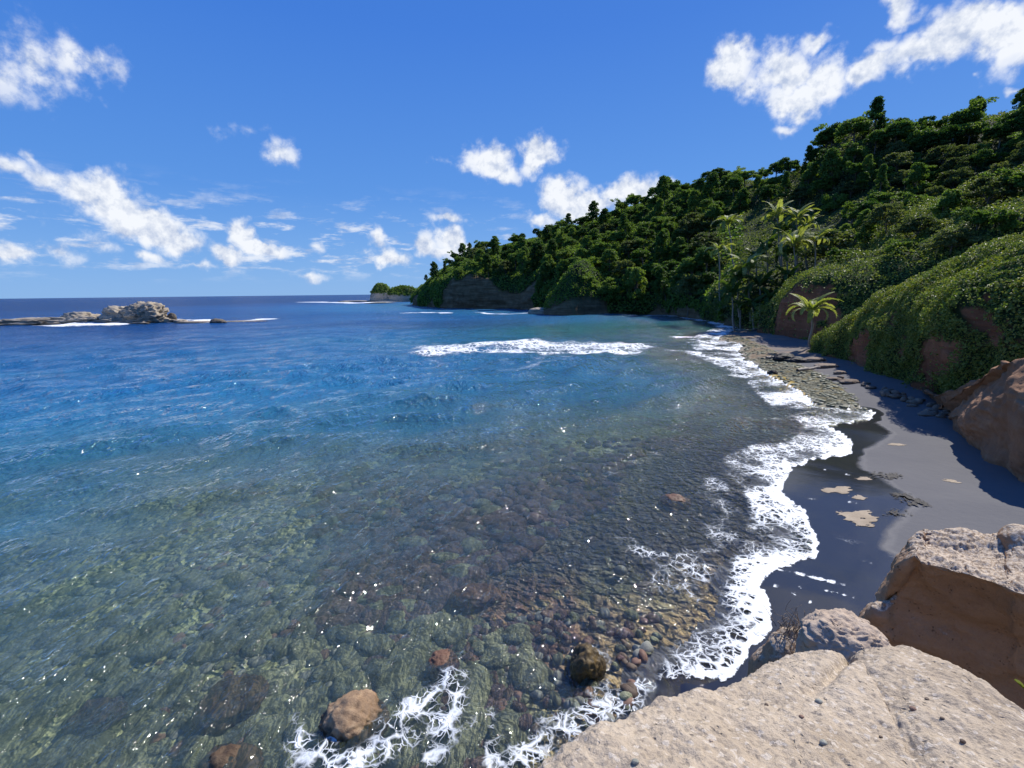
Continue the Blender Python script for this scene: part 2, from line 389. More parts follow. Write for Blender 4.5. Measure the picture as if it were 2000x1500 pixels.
M['hill'] = soil_mat('forest_floor_and_cliff', ((.06,.04,.022), (.16,.11,.06), (.30,.215,.125)), ((.010,.02,.008), (.03,.055,.018)))
M['redsoil'] = soil_mat('red_soil', ((.09,.035,.018), (.20,.085,.045), (.33,.16,.09)), ((.012,.025,.010), (.035,.06,.02)))

# ------------------------------------------------------------------ shoreline in plan
def XY(pts, z=0.0): return [tuple(P(a, b, z)[:2]) for a, b in pts]
shore_px = [(1330,1335),(1410,1318),(1450,1265),(1497,1220),(1490,1180),(1480,1130),(1520,1105),(1570,1088),(1590,1068),(1576,1030),(1560,1000),(1530,975),(1516,955),
  (1530,925),(1560,905),(1590,895),(1640,888),(1655,870),(1640,845),(1605,832),(1650,825),(1692,818),(1690,800),(1600,795),(1560,770),(1500,735),(1455,705),(1440,690),(1445,672),
  (1400,664),(1420,650),(1428,640),(1405,630),(1370,622),(1310,616)]
_s = catmull(np.array(XY(shore_px)), 190, True); _t = np.gradient(_s, axis=0); _t /= np.linalg.norm(_t, axis=1, keepdims=True)
_arc = np.concatenate([[0], np.cumsum(np.linalg.norm(np.diff(_s, axis=0), axis=1))]); _far = np.clip(_s[:, 1]/18, .7, 3.5)
_lobe = .16*np.abs(np.sin(_arc/_far*2.3+1.5*np.sin(_arc*.7))) + .10*np.random.default_rng(5).normal(size=len(_s))*.5
_s = _s + np.stack([_t[:, 1], -_t[:, 0]], 1)*(_lobe*_far)[:, None]
shore_fine = [tuple(q) for q in _s]; SF0, SF1 = 5, 178
shore = [(-60,-60),(-8,-6),(-1.5,0.5),(1.2,3.0),(2.6,6.0)] + shore_fine
land_poly = shore + [(62,190),(30,230),(0,262),(-30,285),(-62,345),(-60,420),(100,900),(3000,900),(3000,-400),(-60,-400)]
wet_px = [(1790,1130),(1765,1095),(1738,1060),(1765,1022),(1795,990),(1760,960),(1722,935),(1690,905),(1690,880),(1728,862),(1748,848),(1730,832),(1700,815),(1660,790)]
wet_poly = XY(shore_px[:24]) + [tuple(q) for q in catmull(np.array(XY(wet_px[::-1], .15)), 60, True)+np.array([.10, .06])*np.random.default_rng(2).normal(size=(60, 1))] + [(9.0,8.0),(6,4),(2.6,6.0)]
shelf_poly = XY([(1385,655),(1440,655),(1500,680),(1560,715),(1620,742),(1660,770),(1702,808),(1694,822),(1600,838),(1570,800),(1530,780),(1480,752),(1440,715),(1400,690),(1350,675)])
algae_poly = XY([(1440,712),(1500,728),(1550,745),(1585,775),(1600,800),(1560,792),(1500,765),(1460,738)])

def depth_of(d, X, Y):
    """water depth at distance d from the land"""
    b = np.interp(d, [0, .6, 2, 5, 10, 20, 40, 70, 120, 200, 400, 2000], [0, .05, .2, .45, .8, 1.3, 2.1, 3.2, 6.0, 10, 20, 60])
    n = fbm(X*.09, Y*.09, oct=4, seed=3)*.45 + fbm(X*.5, Y*.5, oct=3, seed=9)*.14
    b = b*(1+.55*n*np.clip(60/(d+20), .2, 1)) 
    # the shallow shelf under the breakers
    sdx, _ = seg_dist(X, Y, XY([(600,662),(900,672),(1250,690),(1400,700)])); b = b*(1+.9*sst(Y, 16, 45)); b = b - np.exp(-(sdx/7)**2)*b*.30
    return b
def ground_z(X, Y):
    d, _ = seg_dist(X, Y, shore + land_poly[len(shore):len(shore)+6])
    ins = inside(X, Y, land_poly)
    zl = np.interp(d, [0, 1, 4, 9, 14, 60, 400], [0, .07, .30, .75, 1.3, 4, 4])
    zl = zl + .02*fbm(X*.8, Y*.8, oct=3, seed=21)*sst(d, 0, 1.5)
    sh = inside(X, Y, shelf_poly); ds, _ = seg_dist(X, Y, shelf_poly, True)
    k = np.where(sh, sst(ds, 0, .8), 0)
    zl = zl + k*(.05+.12*np.clip(ridged(X*.9, Y*.9, oct=4, seed=5), 0, 1))
    zs = -depth_of(d, X, Y)
    return np.where(ins, zl, zs), np.where(ins, d, -d), k

# ------------------------------------------------------------------ polar grids
def angles(n, half, nout):
    a = np.linspace(-half, half, n); o = np.linspace(half, 2*math.pi-half, nout+2)[1:-1]
    return np.concatenate([a, o])
def polar(na, nr, r0, r1, half=R(57), nout=60, curve=1.0):
    A = angles(na, half, nout); rr = r0*(r1/r0)**(np.linspace(0, 1, nr)**curve)
    AA, RR = np.meshgrid(A, rr, indexing='ij')
    return AA, RR, RR*np.sin(AA), RR*np.cos(AA)

# ---- seabed and beach
def build_ground():
    AA, RR, X, Y = polar(480, 380, 2.2, 700, nout=40)
    Z, S, K = ground_z(X, Y)
    X_, Y_, Z_ = X.ravel(), Y.ravel(), Z.ravel(); S_ = S.ravel()
    wet = inside(X_, Y_, wet_poly); dw, _ = seg_dist(X_, Y_, wet_poly, True)
    wetv = np.where(wet, .35+.65*sst(dw, 0, .8), .35*sst(-dw, -.45, 0))
    wetv = np.maximum(wetv, (1-sst(np.abs(S_), .1, .9))*(S_ > -2))
    alg = inside(X_, Y_, algae_poly); da, _ = seg_dist(X_, Y_, algae_poly, True)
    algv = np.where(alg, sst(da, 0, .8), 0)
    F = grid_faces(X.shape[0], X.shape[1], closed=True)
    fs = S_[F].max(axis=1) ; 
    def sub(mask, name, mat, **props):
        f = F[mask]; used = np.unique(f); remap = -np.ones(len(X_), int); remap[used] = np.arange(len(used))
        me = mesh_from(name, np.stack([X_[used], Y_[used], Z_[used]], 1), remap[f],
                       attrs={'wet': wetv[used], 'shelf': K.ravel()[used], 'algae': algv[used], 'shore': S_[used]})
        return link(name, me, mat, kind='structure', **props)
    beachy = (S_[F].min(axis=1) > -1.2)
    sub(beachy, 'beach', M['sand']); sub(~beachy, 'seabed', M['seabed'])

def sand_material():
    m, g, out = new_mat('black_sand'); p = pos(g)
    wet = g.attr('wet'); shelf = g.attr('shelf'); alg = g.attr('algae')
    wn = g.math('ADD', wet, g.math('MULTIPLY', g.math('SUBTRACT', g.noise(p, 1.2, 5, .6), .5), .25))
    wetk = g.smooth(wn, .36, .60); glz = g.smooth(wn, .26, .46); shine = g.smooth(wn, .40, .60)
    n = g.noise(p, .5, 5); fi = g.noise(p, 60, 3, .7)
    dry = g.mix(n, (.135,.133,.137), (.18,.175,.172))
    dry = g.mix(g.math('MULTIPLY', fi, .5), dry, (.11,.108,.11))
    wn2 = g.noise(g.vmath('MULTIPLY', p, (1, .35, 1)), 1.6, 5)
    wetc = g.mix(wn2, (.006,.0065,.010), (.012,.012,.017))
    c = g.mix(wetk, dry, wetc)
    ps = g.voro(g.vmath('ADD', p, g.vmath('SCALE', g.noise(p, 1.2, 3, col=True), scale=.5)), 2.6, 'DISTANCE_TO_EDGE')
    rockc = g.ramp(g.noise(p, 1.3, 6, .7), [(.3, (.05,.05,.035)), (.5, (.14,.14,.105)), (.72, (.30,.29,.23))])
    rockc = g.mix(g.math('SUBTRACT', 1, g.smooth(ps, 0, .08)), rockc, (.03,.028,.022))
    rockc = g.mix(g.math('MULTIPLY', g.smooth(g.math('ADD', alg, g.math('MULTIPLY', g.noise(p, 1.5, 4), .8)), .35, .8), .85), rockc, (.40,.28,.07))
    sk = g.smooth(g.math('ADD', shelf, g.math('MULTIPLY', g.math('SUBTRACT', g.noise(p, .8, 4), .5), .8)), .25, .55)
    c = g.mix(sk, c, rockc)
    # reddish silt washed down along the foot of the far cliff
    yy = g.node('ShaderNodeSeparateXYZ', {0: p}).outputs[1]
    red = g.math('MULTIPLY', g.smooth(yy, 40, 62), g.smooth(g.noise(p, .22, 4), .42, .62))
    c = g.mix(g.math('MULTIPLY', red, .6), c, (.30,.215,.155))
    ro = g.node('ShaderNodeMix', {0: g.math('MULTIPLY', glz, g.math('SUBTRACT', 1, sk)), 2: .9, 3: .18}).outputs[0]
    h = g.math('ADD', g.math('MULTIPLY', g.noise(p, 3, 5), .3), g.math('ADD', g.math('MULTIPLY', fi, .05), g.math('MULTIPLY', g.math('MULTIPLY', sk, g.smooth(ps, 0, .15)), .6)))
    st = g.node('ShaderNodeMix', {0: wetk, 2: .5, 3: .10}).outputs[0]
    bm = g.node('ShaderNodeBump', {'Strength': st, 'Distance': .15, 'Height': h})
    b = g.node('ShaderNodeBsdfPrincipled', {'Base Color': c, 'Roughness': ro, 'Specular IOR Level': g.node('ShaderNodeMix', {0: shine, 2: .04, 3: .9}).outputs[0], 'Normal': bm.outputs[0]})
    g.l.new(b.outputs[0], out.inputs[0]); return m
M['sand'] = sand_material()

def seabed_material():
    m, g, out = new_mat('reef_seabed'); p = pos(g)
    wp = g.vmath('ADD', p, g.vmath('SCALE', g.noise(p, 1.1, 3, col=True), scale=.7))
    cell = g.voro(wp, 1.9, out='Color'); cv = g.node('ShaderNodeSeparateColor', {0: cell}).outputs[0]
    edge = g.voro(wp, 1.9, 'DISTANCE_TO_EDGE'); cell2 = g.voro(wp, 5.5); big = g.noise(p, .13, 4, .6, .4); med = g.noise(p, .7, 5, .65)
    stone = g.mix(.5, g.ramp(cv, [(0, (.07,.08,.045)), (.3, (.11,.12,.07)), (.55, (.17,.15,.10)), (.8, (.13,.09,.06)), (1, (.25,.24,.17))]), g.ramp(med, [(.3, (.05,.055,.03)), (.7, (.19,.20,.12))]))
    reef = g.ramp(med, [(.3, (.035,.025,.03)), (.5, (.10,.06,.055)), (.62, (.15,.10,.05)), (.75, (.10,.085,.12))])
    pale = g.mix(g.noise(p, 2.4, 5, .7), (.10,.12,.07), (.30,.31,.20)); xq = g.node('ShaderNodeSeparateXYZ', {0: p}).outputs[0]; lf = g.math('SUBTRACT', 1, g.smooth(xq, -9, 0)); big = g.math('SUBTRACT', big, g.math('MULTIPLY', lf, .07)); stone = g.mix(g.smooth(g.math('ADD', g.noise(p, .20, 4, .6), g.math('MULTIPLY', lf, .14)), .46, .60), stone, pale)
    c = g.mix(g.smooth(big, .46, .56), stone, reef)
    c = g.mix(g.math('MULTIPLY', g.smooth(med, .55, .7), .5), c, (.30,.34,.18))
    c = g.mix(g.math('MULTIPLY', g.math('SUBTRACT', 1, g.smooth(edge, 0, .16)), .4), c, (.03,.032,.022))
    sh = g.attr('shore'); sk = g.smooth(g.math('ADD', sh, g.math('MULTIPLY', med, 2.0)), -2.2, -.4)
    c = g.mix(sk, c, (.16,.125,.075))
    yq = g.node('ShaderNodeSeparateXYZ', {0: p}).outputs[1]
    bs = g.math('MULTIPLY', g.smooth(g.math('ADD', sh, g.math('MULTIPLY', med, 3.0)), -7.0, -3.5), g.smooth(yq, 10.5, 14.0))
    c = g.mix(g.math('MULTIPLY', bs, .92), c, (.022,.022,.028))
    h = g.math('ADD', g.math('MULTIPLY', g.smooth(edge, 0, .35), .8), g.math('MULTIPLY', g.math('ADD', med, cell2), .5))
    bm = g.node('ShaderNodeBump', {'Strength': .9, 'Distance': .35, 'Height': h})
    b = g.node('ShaderNodeBsdfPrincipled', {'Base Color': g.mix(1.0, c, (2.5, 2.35, 2.0), 'MULTIPLY'), 'Roughness': .9, 'Normal': bm.outputs[0]})
    g.l.new(b.outputs[0], out.inputs[0]); return m
M['seabed'] = seabed_material()
build_ground()

# ------------------------------------------------------------------ the sea
# foam strokes: (pixel polyline, half width in metres, strength)
swash_in = [(1235,1330),(1240,1260),(1290,1215),(1350,1185),(1385,1120),(1400,1060),(1430,1010),(1425,960),(1370,915),(1400,880),(1450,865),(1520,860),(1540,830),(1490,800),(1455,760),(1430,735),(1380,710),(1350,690),(1330,668)]
swash_poly = XY(swash_in[::-1]) + shore_fine[SF0:SF1]
strokes = [
  ('breaking_wave_foam', [(845,684),(870,678),(960,675),(1060,677),(1150,678),(1200,679)], 8.0, .68, None),
  ('breaking_wave_foam', [(860,688),(980,686),(1100,687),(1235,688)], 2.0, .70, None),
  ('far_shore_foam', [(1428,640),(1410,632),(1380,625),(1340,619),(1310,617)], 3.2, .95, None),
  ('far_shore_foam', [(1335,658),(1370,660),(1400,655),(1425,645)], 2.2, .75, None),
  ('cliff_foot_foam', [(940,611),(990,614),(1050,611),(1100,615),(1160,614),(1230,615),(1310,616)], 3.0, .8, None),
  ('cliff_foot_foam', [(785,612),(830,611),(870,611)], 4, .9, None),
  ('reef_rock_foam', [(105,633),(160,636),(210,635),(268,631)], 5.5, 1.3, None),
  ('reef_rock_foam', [(318,625),(370,626),(430,629),(520,623)], 5.0, 1.05, None),
  ('reef_rock_foam', [(0,624),(40,622),(100,627)], 2.0, .7, None),
  ('islet_foam', [(600,590),(660,591),(700,592),(760,589),(815,588)], 17.0, 1.1, None),
  ('islet_foam', [(630,584),(700,584),(830,584)], 14.0, .8, None),
  ('boulder_foam', [(590,1450),(650,1490),(720,1470),(790,1400),(830,1370),(875,1330)], .42, .72, None),
  ('boulder_foam', [(700,1500),(780,1450),(860,1420),(900,1390),(890,1350)], .38, .66, None),
  ('boulder_foam', [(840,1500),(890,1440),(960,1400),(975,1500)], .34, .60, None),
  ('boulder_foam', [(560,1500),(580,1460),(575,1400)], .2, .5, None),
  ('boulder_foam', [(1085,1430),(1150,1390),(1190,1330),(1160,1260)], .35, .58, None),
  ('boulder_foam', [(1010,1490),(1080,1430),(1150,1400),(1240,1350)], .5, .62, None),
  ('nearshore_foam', [(1180,1060),(1260,1080),(1330,1090),(1380,1090)], .6, .55, None),
  ('nearshore_foam', [(1390,930),(1420,1000),(1400,1090),(1300,1150)], .9, .52, None),
  ('nearshore_foam', [(1090,905),(1160,940),(1230,910),(1290,885)], .5, .42, None),
  ('draining_foam', [(1500,1106),(1580,1128),(1650,1152),(1700,1168)], .07, .95, None),
  ('draining_foam', [(1560,1152),(1620,1162),(1665,1176)], .05, .8, None),
  ('draining_foam', [(1500,1140),(1560,1168),(1600,1192)], .04, .8, None),
  ('draining_foam', [(1558,915),(1610,920),(1660,934)], .06, .8, None),
  ('draining_foam', [(1560,975),(1640,985),(1690,992),(1730,1000)], .06, .7, None),
  ('draining_foam', [(1640,1055),(1700,1070),(1745,1095)], .30, .42, None),
  ('draining_foam', [(1690,1100),(1730,1125),(1760,1140)], .25, .42, None),
  ('nearshore_foam', [(1340,690),(1400,700),(1440,720),(1480,745)], 3.0, .62, None),
]
DW_ = np.array([.64, -.77])       # the way the swell runs
def swell(X, Y, spacing):
    """height of the sea: swell, wind waves; short waves are left out where the mesh is too coarse for them"""
    r = np.random.default_rng(11); Z = np.zeros_like(X); DX = np.zeros_like(X); DY = np.zeros_like(X)
    wx = X + 1.6*fbm(X*.05, Y*.05, oct=3, seed=31)*4; wy = Y + 1.6*fbm(X*.05+9, Y*.05, oct=3, seed=33)*4
    def add(lam, ang, amp, sharp=.6):
        c, s = math.cos(ang), math.sin(ang); kx = DW_[0]*c-DW_[1]*s; ky = DW_[0]*s+DW_[1]*c; k = 2*math.pi/lam
        ph = k*(kx*wx+ky*wy)+r.random()*6.28
        fade = sst(lam/spacing, 2.5, 6.0)
        a = amp*fade
        nonlocal Z, DX, DY
        Z = Z + a*np.sin(ph); DX = DX + sharp*a*kx*np.cos(ph); DY = DY + sharp*a*ky*np.cos(ph)
    for lam, amp in ((26, .12), (19, .09), (13, .06), (9.5, .05)): add(lam, r.normal()*.10, amp, .9)
    for k in range(46):
        lam = .34*(7/.34)**r.random(); add(lam, r.normal()*.55, .0120*lam**.82, .9)
    g = 1 + .5*fbm(X*.04, Y*.04, oct=2, seed=41)
    return Z*g, DX*g, DY*g

def build_sea():
    AA, RR, X, Y = polar(900, 600, 2.6, 30000, nout=60, curve=1.28)
    rr = RR[0]; dr = np.gradient(rr)[None, :]*np.ones_like(RR)
    spacing = np.maximum(dr*.8, RR*R(114)/900)
    gz, S, _ = ground_z(X, Y)
    far = RR > 690
    depth = np.where(S < 0, -gz, 0)
    Z, DX, DY = swell(X, Y, spacing)
    shallow = sst(depth, .0, .9)*.85+.15*sst(depth, 0, .12)
    Z *= shallow; DX *= shallow; DY *= shallow
    # crest of the breaker on the shelf, and of the small spilling wave in the middle of the bay
    for pl, w, h in (([(845,682),(960,674),(1100,677),(1215,676),(1250,685)], 3.0, .28), ([(830,1055),(900,1010),(960,975),(1040,948),(1120,905)], 1.1, .16),
                     ([(640,1150),(760,1120),(860,1075),(930,1040)], 1.3, .14), ([(110,634),(200,632),(260,628)], 4, 1.0), ([(0,908),(120,890),(240,862),(420,830)], 1.8, .22), ([(0,765),(90,752),(200,738)], 3, .4)):
        q = XY(pl); d, t = seg_dist(X, Y, q); Z = Z + h*np.exp(-(d/w)**2)*sst(t, 0, .7)*sst(len(q)-1-t, 0, .7)
    Xd, Yd = X-DX*0+DX*1.0, Y+DY
    # foam density
    foam = np.zeros_like(X); kind = {}
    near = (RR < 900)
    for nm, pl, w, st, _ in strokes:
        d, t = seg_dist(X, Y, XY(pl)); n = fbm(X*1.1/w*.8, Y*1.1/w*.8, oct=3, seed=len(nm)+int(pl[0][0]))
        v = st*np.clip(1.05-d/w*.8+.75*n, 0, 1)*(d < 2.2*w)*np.where(RR < 40, .82, 1); v = np.where(near, v, 0)
        kind[nm] = np.maximum(kind.get(nm, 0), v)
    sw = inside(X, Y, swash_poly); de, _ = seg_dist(X, Y, shore_fine[SF0:SF1]); di, _ = seg_dist(X, Y, XY(swash_in))
    tot = de+di+1e-6
    v = np.where(sw, np.clip(.65 - .12*(de/tot) + .24*np.exp(-de/.35), 0, 1.1)*sst(di, 0, .9), 0)
    v = v*(1+.75*fbm(X*.42, Y*.42, oct=4, seed=77))*(1-.20*sst(RR, 22, 40)); v = np.maximum(v, np.where(sw | (de < .1), 1.05*np.exp(-(de/.10)**2), 0)*(RR < 60))
    kind['swash_foam'] = v
    # keep the water surface off dry land
    keepv = (S < .35) | far
    F = grid_faces(X.shape[0], X.shape[1], closed=True)
    keep = keepv.ravel()[F].any(axis=1)
    V = np.stack([Xd.ravel(), Yd.ravel(), Z.ravel()], 1)
    depth_r = depth.ravel()
    used = np.unique(F[keep]); remap = -np.ones(len(V), int); remap[used] = np.arange(len(used))
    reef = sst(fbm(X*.045+3, Y*.03, oct=4, seed=51), -.05, .35)
    me = mesh_from('sea', V[used], remap[F[keep]], attrs={'depth': depth_r[used], 'reef': reef.ravel()[used], 'shore': -S.ravel()[used], 'emerald': (.95*np.exp(-(seg_dist(X, Y, XY([(1130,645),(1250,638),(1370,640)]))[0]/22)**2)).ravel()[used], 'dist': RR.ravel()[used]})
    link('sea', me, M['water'], kind='structure')
    names = {'swash_foam': 'white surf foam washing up the black sand beach', 'breaking_wave_foam': 'long white breaker rolling over the shallow shelf in the middle of the bay',
             'far_shore_foam': 'white foam line curving along the far end of the beach', 'cliff_foot_foam': 'thin white foam along the foot of the dark headland',
             'reef_rock_foam': 'white surf breaking round the low rocks on the left', 'islet_foam': 'white surf breaking round the distant green islet',
             'boulder_foam': 'lacy foam streaks around the boulders in the clear shallows', 'draining_foam': 'thin foam lines and bubbles draining over the wet black sand', 'nearshore_foam': 'scattered foam scraps drifting outside the surf'}
    Nz = V.copy(); Nz[:, 2] += .012
    for nm, v in kind.items():
        vr = v.ravel(); m = (vr[F].max(axis=1) > .12)
        if not m.any(): continue
        f = F[m]; us = np.unique(f); rm = -np.ones(len(V), int); rm[us] = np.arange(len(us))
        vv = Nz[us].copy(); vv[:, 2] += .05*np.clip(vr[us], 0, 1)*np.where(RR.ravel()[us] > 40, 2, .3)
        gzz = gz.ravel()[us]; vv[:, 2] = np.maximum(vv[:, 2], gzz+.01)
        me = mesh_from(nm, vv, rm[f], attrs={'foam': vr[us], 'dist': RR.ravel()[us]})
        link(nm, me, M['foam'], kind='stuff', label=names[nm], category='foam')

def water_material():
    m, g, out = new_mat('sea_water'); p = pos(g)
    depth = g.attr('depth'); dist = g.attr('dist'); reef = g.attr('reef')
    # ripples, stretched along the crests
    mp = g.node('ShaderNodeMapping', {'Vector': p, 'Rotation': (0, 0, R(50)), 'Scale': (1.0, .5, 1)}).outputs[0]
    w1 = g.noise(mp, 3.2, 3, .62, .6); w2 = g.noise(mp, .60, 4, .66); w1b = g.noise(mp, 1.5, 3, .62, .4); w3 = g.noise(mp, .12, 4, .66)
    kf = g.smooth(dist, 10, 70); kb = g.smooth(dist, 12, 40); kff = g.smooth(dist, 80, 700)
    h = g.math('ADD', g.math('MULTIPLY', w1, .17), g.math('ADD', g.math('MULTIPLY', g.math('MULTIPLY', w1b, kb), .42), g.math('ADD', g.math('MULTIPLY', g.math('MULTIPLY', w2, kf), 1.15), g.math('MULTIPLY', g.math('MULTIPLY', w3, kff), 3.6))))
    bm = g.node('ShaderNodeBump', {'Strength': 1.0, 'Distance': 1.0, 'Height': h}).outputs[0]
    fr = g.node('ShaderNodeFresnel', {'IOR': 1.48, 'Normal': bm}).outputs[0]
    fr = g.math('MINIMUM', fr, g.lin(dist, 20, 200, .75, .30))
    glossy = g.node('ShaderNodeBsdfGlossy', {'Roughness': g.lin(dist, 5, 300, .035, .22), 'Normal': bm, 'Color': (1, 1, 1, 1)})
    # body of the water
    patch = g.noise(g.vmath('MULTIPLY', p, (1, 1.6, 1)), .018, 4, .6, .3)
    dd = g.math('ADD', depth, g.math('MULTIPLY', g.math('SUBTRACT', patch, .5), g.math('MULTIPLY', depth, 1.1)))
    body = g.ramp(g.lin(dd, 0, 24), [(0, (.14,.165,.115)), (.04, (.11,.175,.14)), (.07, (.036,.150,.22)), (.13, (.018,.138,.265)), (.25, (.008,.100,.25)), (.5, (.003,.056,.19)), (1, (.002,.030,.115))])
    body = g.mix(g.math('MULTIPLY', g.math('MULTIPLY', reef, g.math('SUBTRACT', 1, g.smooth(dist, 110, 170))), .45), body, (.030,.042,.085))
    shr0 = g.attr('shore'); body = g.mix(g.math('MULTIPLY', g.math('SUBTRACT', 1, g.smooth(g.node('ShaderNodeSeparateXYZ', {0: p}).outputs[1], 10, 15)), g.math('POWER', 2.718, g.math('MULTIPLY', g.math('MAXIMUM', shr0, 0), -.9))), body, (.16,.125,.07))
    body = g.mix(g.attr('emerald'), body, (.004,.11,.085))
    dif = g.node('ShaderNodeBsdfDiffuse', {'Color': body, 'Normal': bm})
    tint = g.ramp(g.lin(depth, 0, 4), [(0, (.98,.985,.97)), (.25, (.88,.94,.88)), (.6, (.62,.82,.76)), (1, (.26,.58,.60))])
    tr = g.node('ShaderNodeBsdfTransparent', {'Color': tint})
    shr = g.attr('shore'); turb = g.math('POWER', 2.718, g.math('MULTIPLY', g.math('MAXIMUM', g.math('ADD', shr, g.math('MULTIPLY', g.noise(p, .6, 4), 1.2)), 0), -1.3))
    k = g.math('SUBTRACT', 1, g.math('POWER', 2.718, g.math('MULTIPLY', g.math('MULTIPLY', depth, -.34), g.lin(dist, 10, 55, 1.0, 2.6))))
    k = g.math('MAXIMUM', k, g.math('MULTIPLY', turb, .45))
    under = g.node('ShaderNodeMixShader', {0: k, 1: tr.outputs[0], 2: dif.outputs[0]})
    mx = g.node('ShaderNodeMixShader', {0: fr, 1: under.outputs[0], 2: glossy.outputs[0]})
    g.l.new(mx.outputs[0], out.inputs[0]); return m
M['water'] = water_material()

def foam_material():
    m, g, out = new_mat('sea_foam'); p = pos(g)
    foam = g.attr('foam'); dist = g.attr('dist')
    def pattern(sc):
        q = g.vmath('MULTIPLY', p, (sc, sc, 0))
        wq = g.vmath('ADD', q, g.vmath('SCALE', g.vmath('SUBTRACT', g.noise(q, 1.7, 3, .6, col=True), (.5, .5, .5)), scale=.55))
        e1 = g.voro(wq, 2.3, 'DISTANCE_TO_EDGE'); e2 = g.voro(g.vmath('ADD', wq, (3.1, 1.7, 0)), 5.6, 'DISTANCE_TO_EDGE')
        lace = g.math('SUBTRACT', 1, g.math('MINIMUM', g.math('MULTIPLY', e1, 2.3), g.math('MULTIPLY', e2, 3.2)), clamp=True)
        return g.math('ADD', g.math('MULTIPLY', lace, .75), g.math('MULTIPLY', g.noise(q, 1.1, 6, .65), .55))
    mxv = g.node('ShaderNodeMix', {0: g.smooth(dist, 22, 60), 2: pattern(1.0), 3: pattern(.33)})
    v = mxv.outputs[0]
    th = g.math('SUBTRACT', 1.34, g.math('MULTIPLY', foam, .90))
    a = g.smooth(g.math('SUBTRACT', v, th), -.10, .20)
    a = g.math('MULTIPLY', a, g.smooth(foam, .08, .3))
    c = g.mix(g.smooth(g.math('SUBTRACT', v, th), 0, .5), (.68,.72,.74), (.93,.94,.95))
    bm = g.node('ShaderNodeBump', {'Strength': .6, 'Distance': .08, 'Height': v})
    d = g.node('ShaderNodeBsdfPrincipled', {'Base Color': c, 'Roughness': .6, 'Normal': bm.outputs[0], 'Subsurface Weight': 0.0})
    t = g.n.new('ShaderNodeBsdfTransparent')
    mx = g.node('ShaderNodeMixShader', {0: a, 1: t.outputs[0], 2: d.outputs[0]})
    g.l.new(mx.outputs[0], out.inputs[0]); return m
M['foam'] = foam_material()
build_sea()
# ------------------------------------------------------------------ foliage helpers
def leaf_quads(Pn, Nn, size, r, tilt=.9, aspect=.45):
    """one folded diamond per point"""
    n = len(Pn); size = np.broadcast_to(size, (n,))[:, None]*(.65+.7*r.random((n, 1)))
    d = Nn + tilt*r.normal(size=(n, 3)); d /= np.linalg.norm(d, axis=1, keepdims=True)+1e-9
    a = r.normal(size=(n, 3)); t = np.cross(d, a); t /= np.linalg.norm(t, axis=1, keepdims=True)+1e-9
    b = np.cross(d, t)
    V = np.stack([Pn-t*size*.5, Pn+b*size*aspect+d*size*.12, Pn+t*size*.5-d*size*.15, Pn-b*size*aspect+d*size*.12], 1).reshape(-1, 3)
    return V, np.arange(4*n).reshape(n, 4)
def join_vf(parts):
    V = []; F = []; o = 0
    for v, f in parts: V.append(v); F.append(np.asarray(f)+o); o += len(v)
    return np.vstack(V), np.vstack(F)
def tube(pts, rad, n=7, cap=True):
    pts = np.asarray(pts, float); rad = np.broadcast_to(rad, (len(pts),)); m = len(pts)
    tg = np.gradient(pts, axis=0); tg /= np.linalg.norm(tg, axis=1, keepdims=True)+1e-9
    ref = np.array([0.31, .95, .1]); a = np.cross(tg, ref); a /= np.linalg.norm(a, axis=1, keepdims=True)+1e-9; b = np.cross(tg, a)
    th = np.linspace(0, 2*math.pi, n, endpoint=False)
    V = pts[:, None]+rad[:, None, None]*(a[:, None]*np.cos(th)[None, :, None]+b[:, None]*np.sin(th)[None, :, None])
    V = V.reshape(-1, 3); F = []
    for i in range(m-1):
        for j in range(n): F.append((i*n+j, i*n+(j+1) % n, (i+1)*n+(j+1) % n, (i+1)*n+j))
    if cap:
        V = np.vstack([V, pts[-1:], pts[:1]])
        for j in range(n):
            F.append(((m-1)*n+j, (m-1)*n+(j+1) % n, m*n, m*n)); F.append(((j+1) % n, j, m*n+1, m*n+1))
    return V, np.array(F)
def tube_mesh(name, pts, rad, n=7):
    V, F = tube(pts, rad, n, cap=False); return mesh_from(name, V, F)

# ------------------------------------------------------------------ hills
def add_hill(name, G, mat, noise_amp, noise_sc, seed, green=None, extra=None, fade_edge=True):
    N = grid_normals(G)
    a = fbm(G[..., 0]*noise_sc, G[..., 1]*noise_sc, G[..., 2]*noise_sc, oct=5, seed=seed)
    G = G + N*(a*noise_amp)[..., None]
    if extra is not None: G = G + extra(G, N)
    N = grid_normals(G)
    F = grid_faces(*G.shape[:2])
    # faces turned outwards
    at = {'green': green(G, N).ravel()} if green is not None else None
    link(name, mesh_from(name, G.reshape(-1, 3), F, attrs=at), mat, kind='structure')
    return G, N
def rows_from(spec):
    return spec
def hill_green(G):
    t = G@fw - CP@fw; sx = 1000+FPX*((G-CP)@rt)/np.maximum(t, 1)
    thr = np.where((G[..., 1] > 225) & (sx < 1082), np.where(sx < 865, 4.5, 12), 1.5)
    return sst(G[..., 2]+9*fbm(G[..., 0]*.05, G[..., 1]*.05, oct=4, seed=71), thr-1, thr+1)
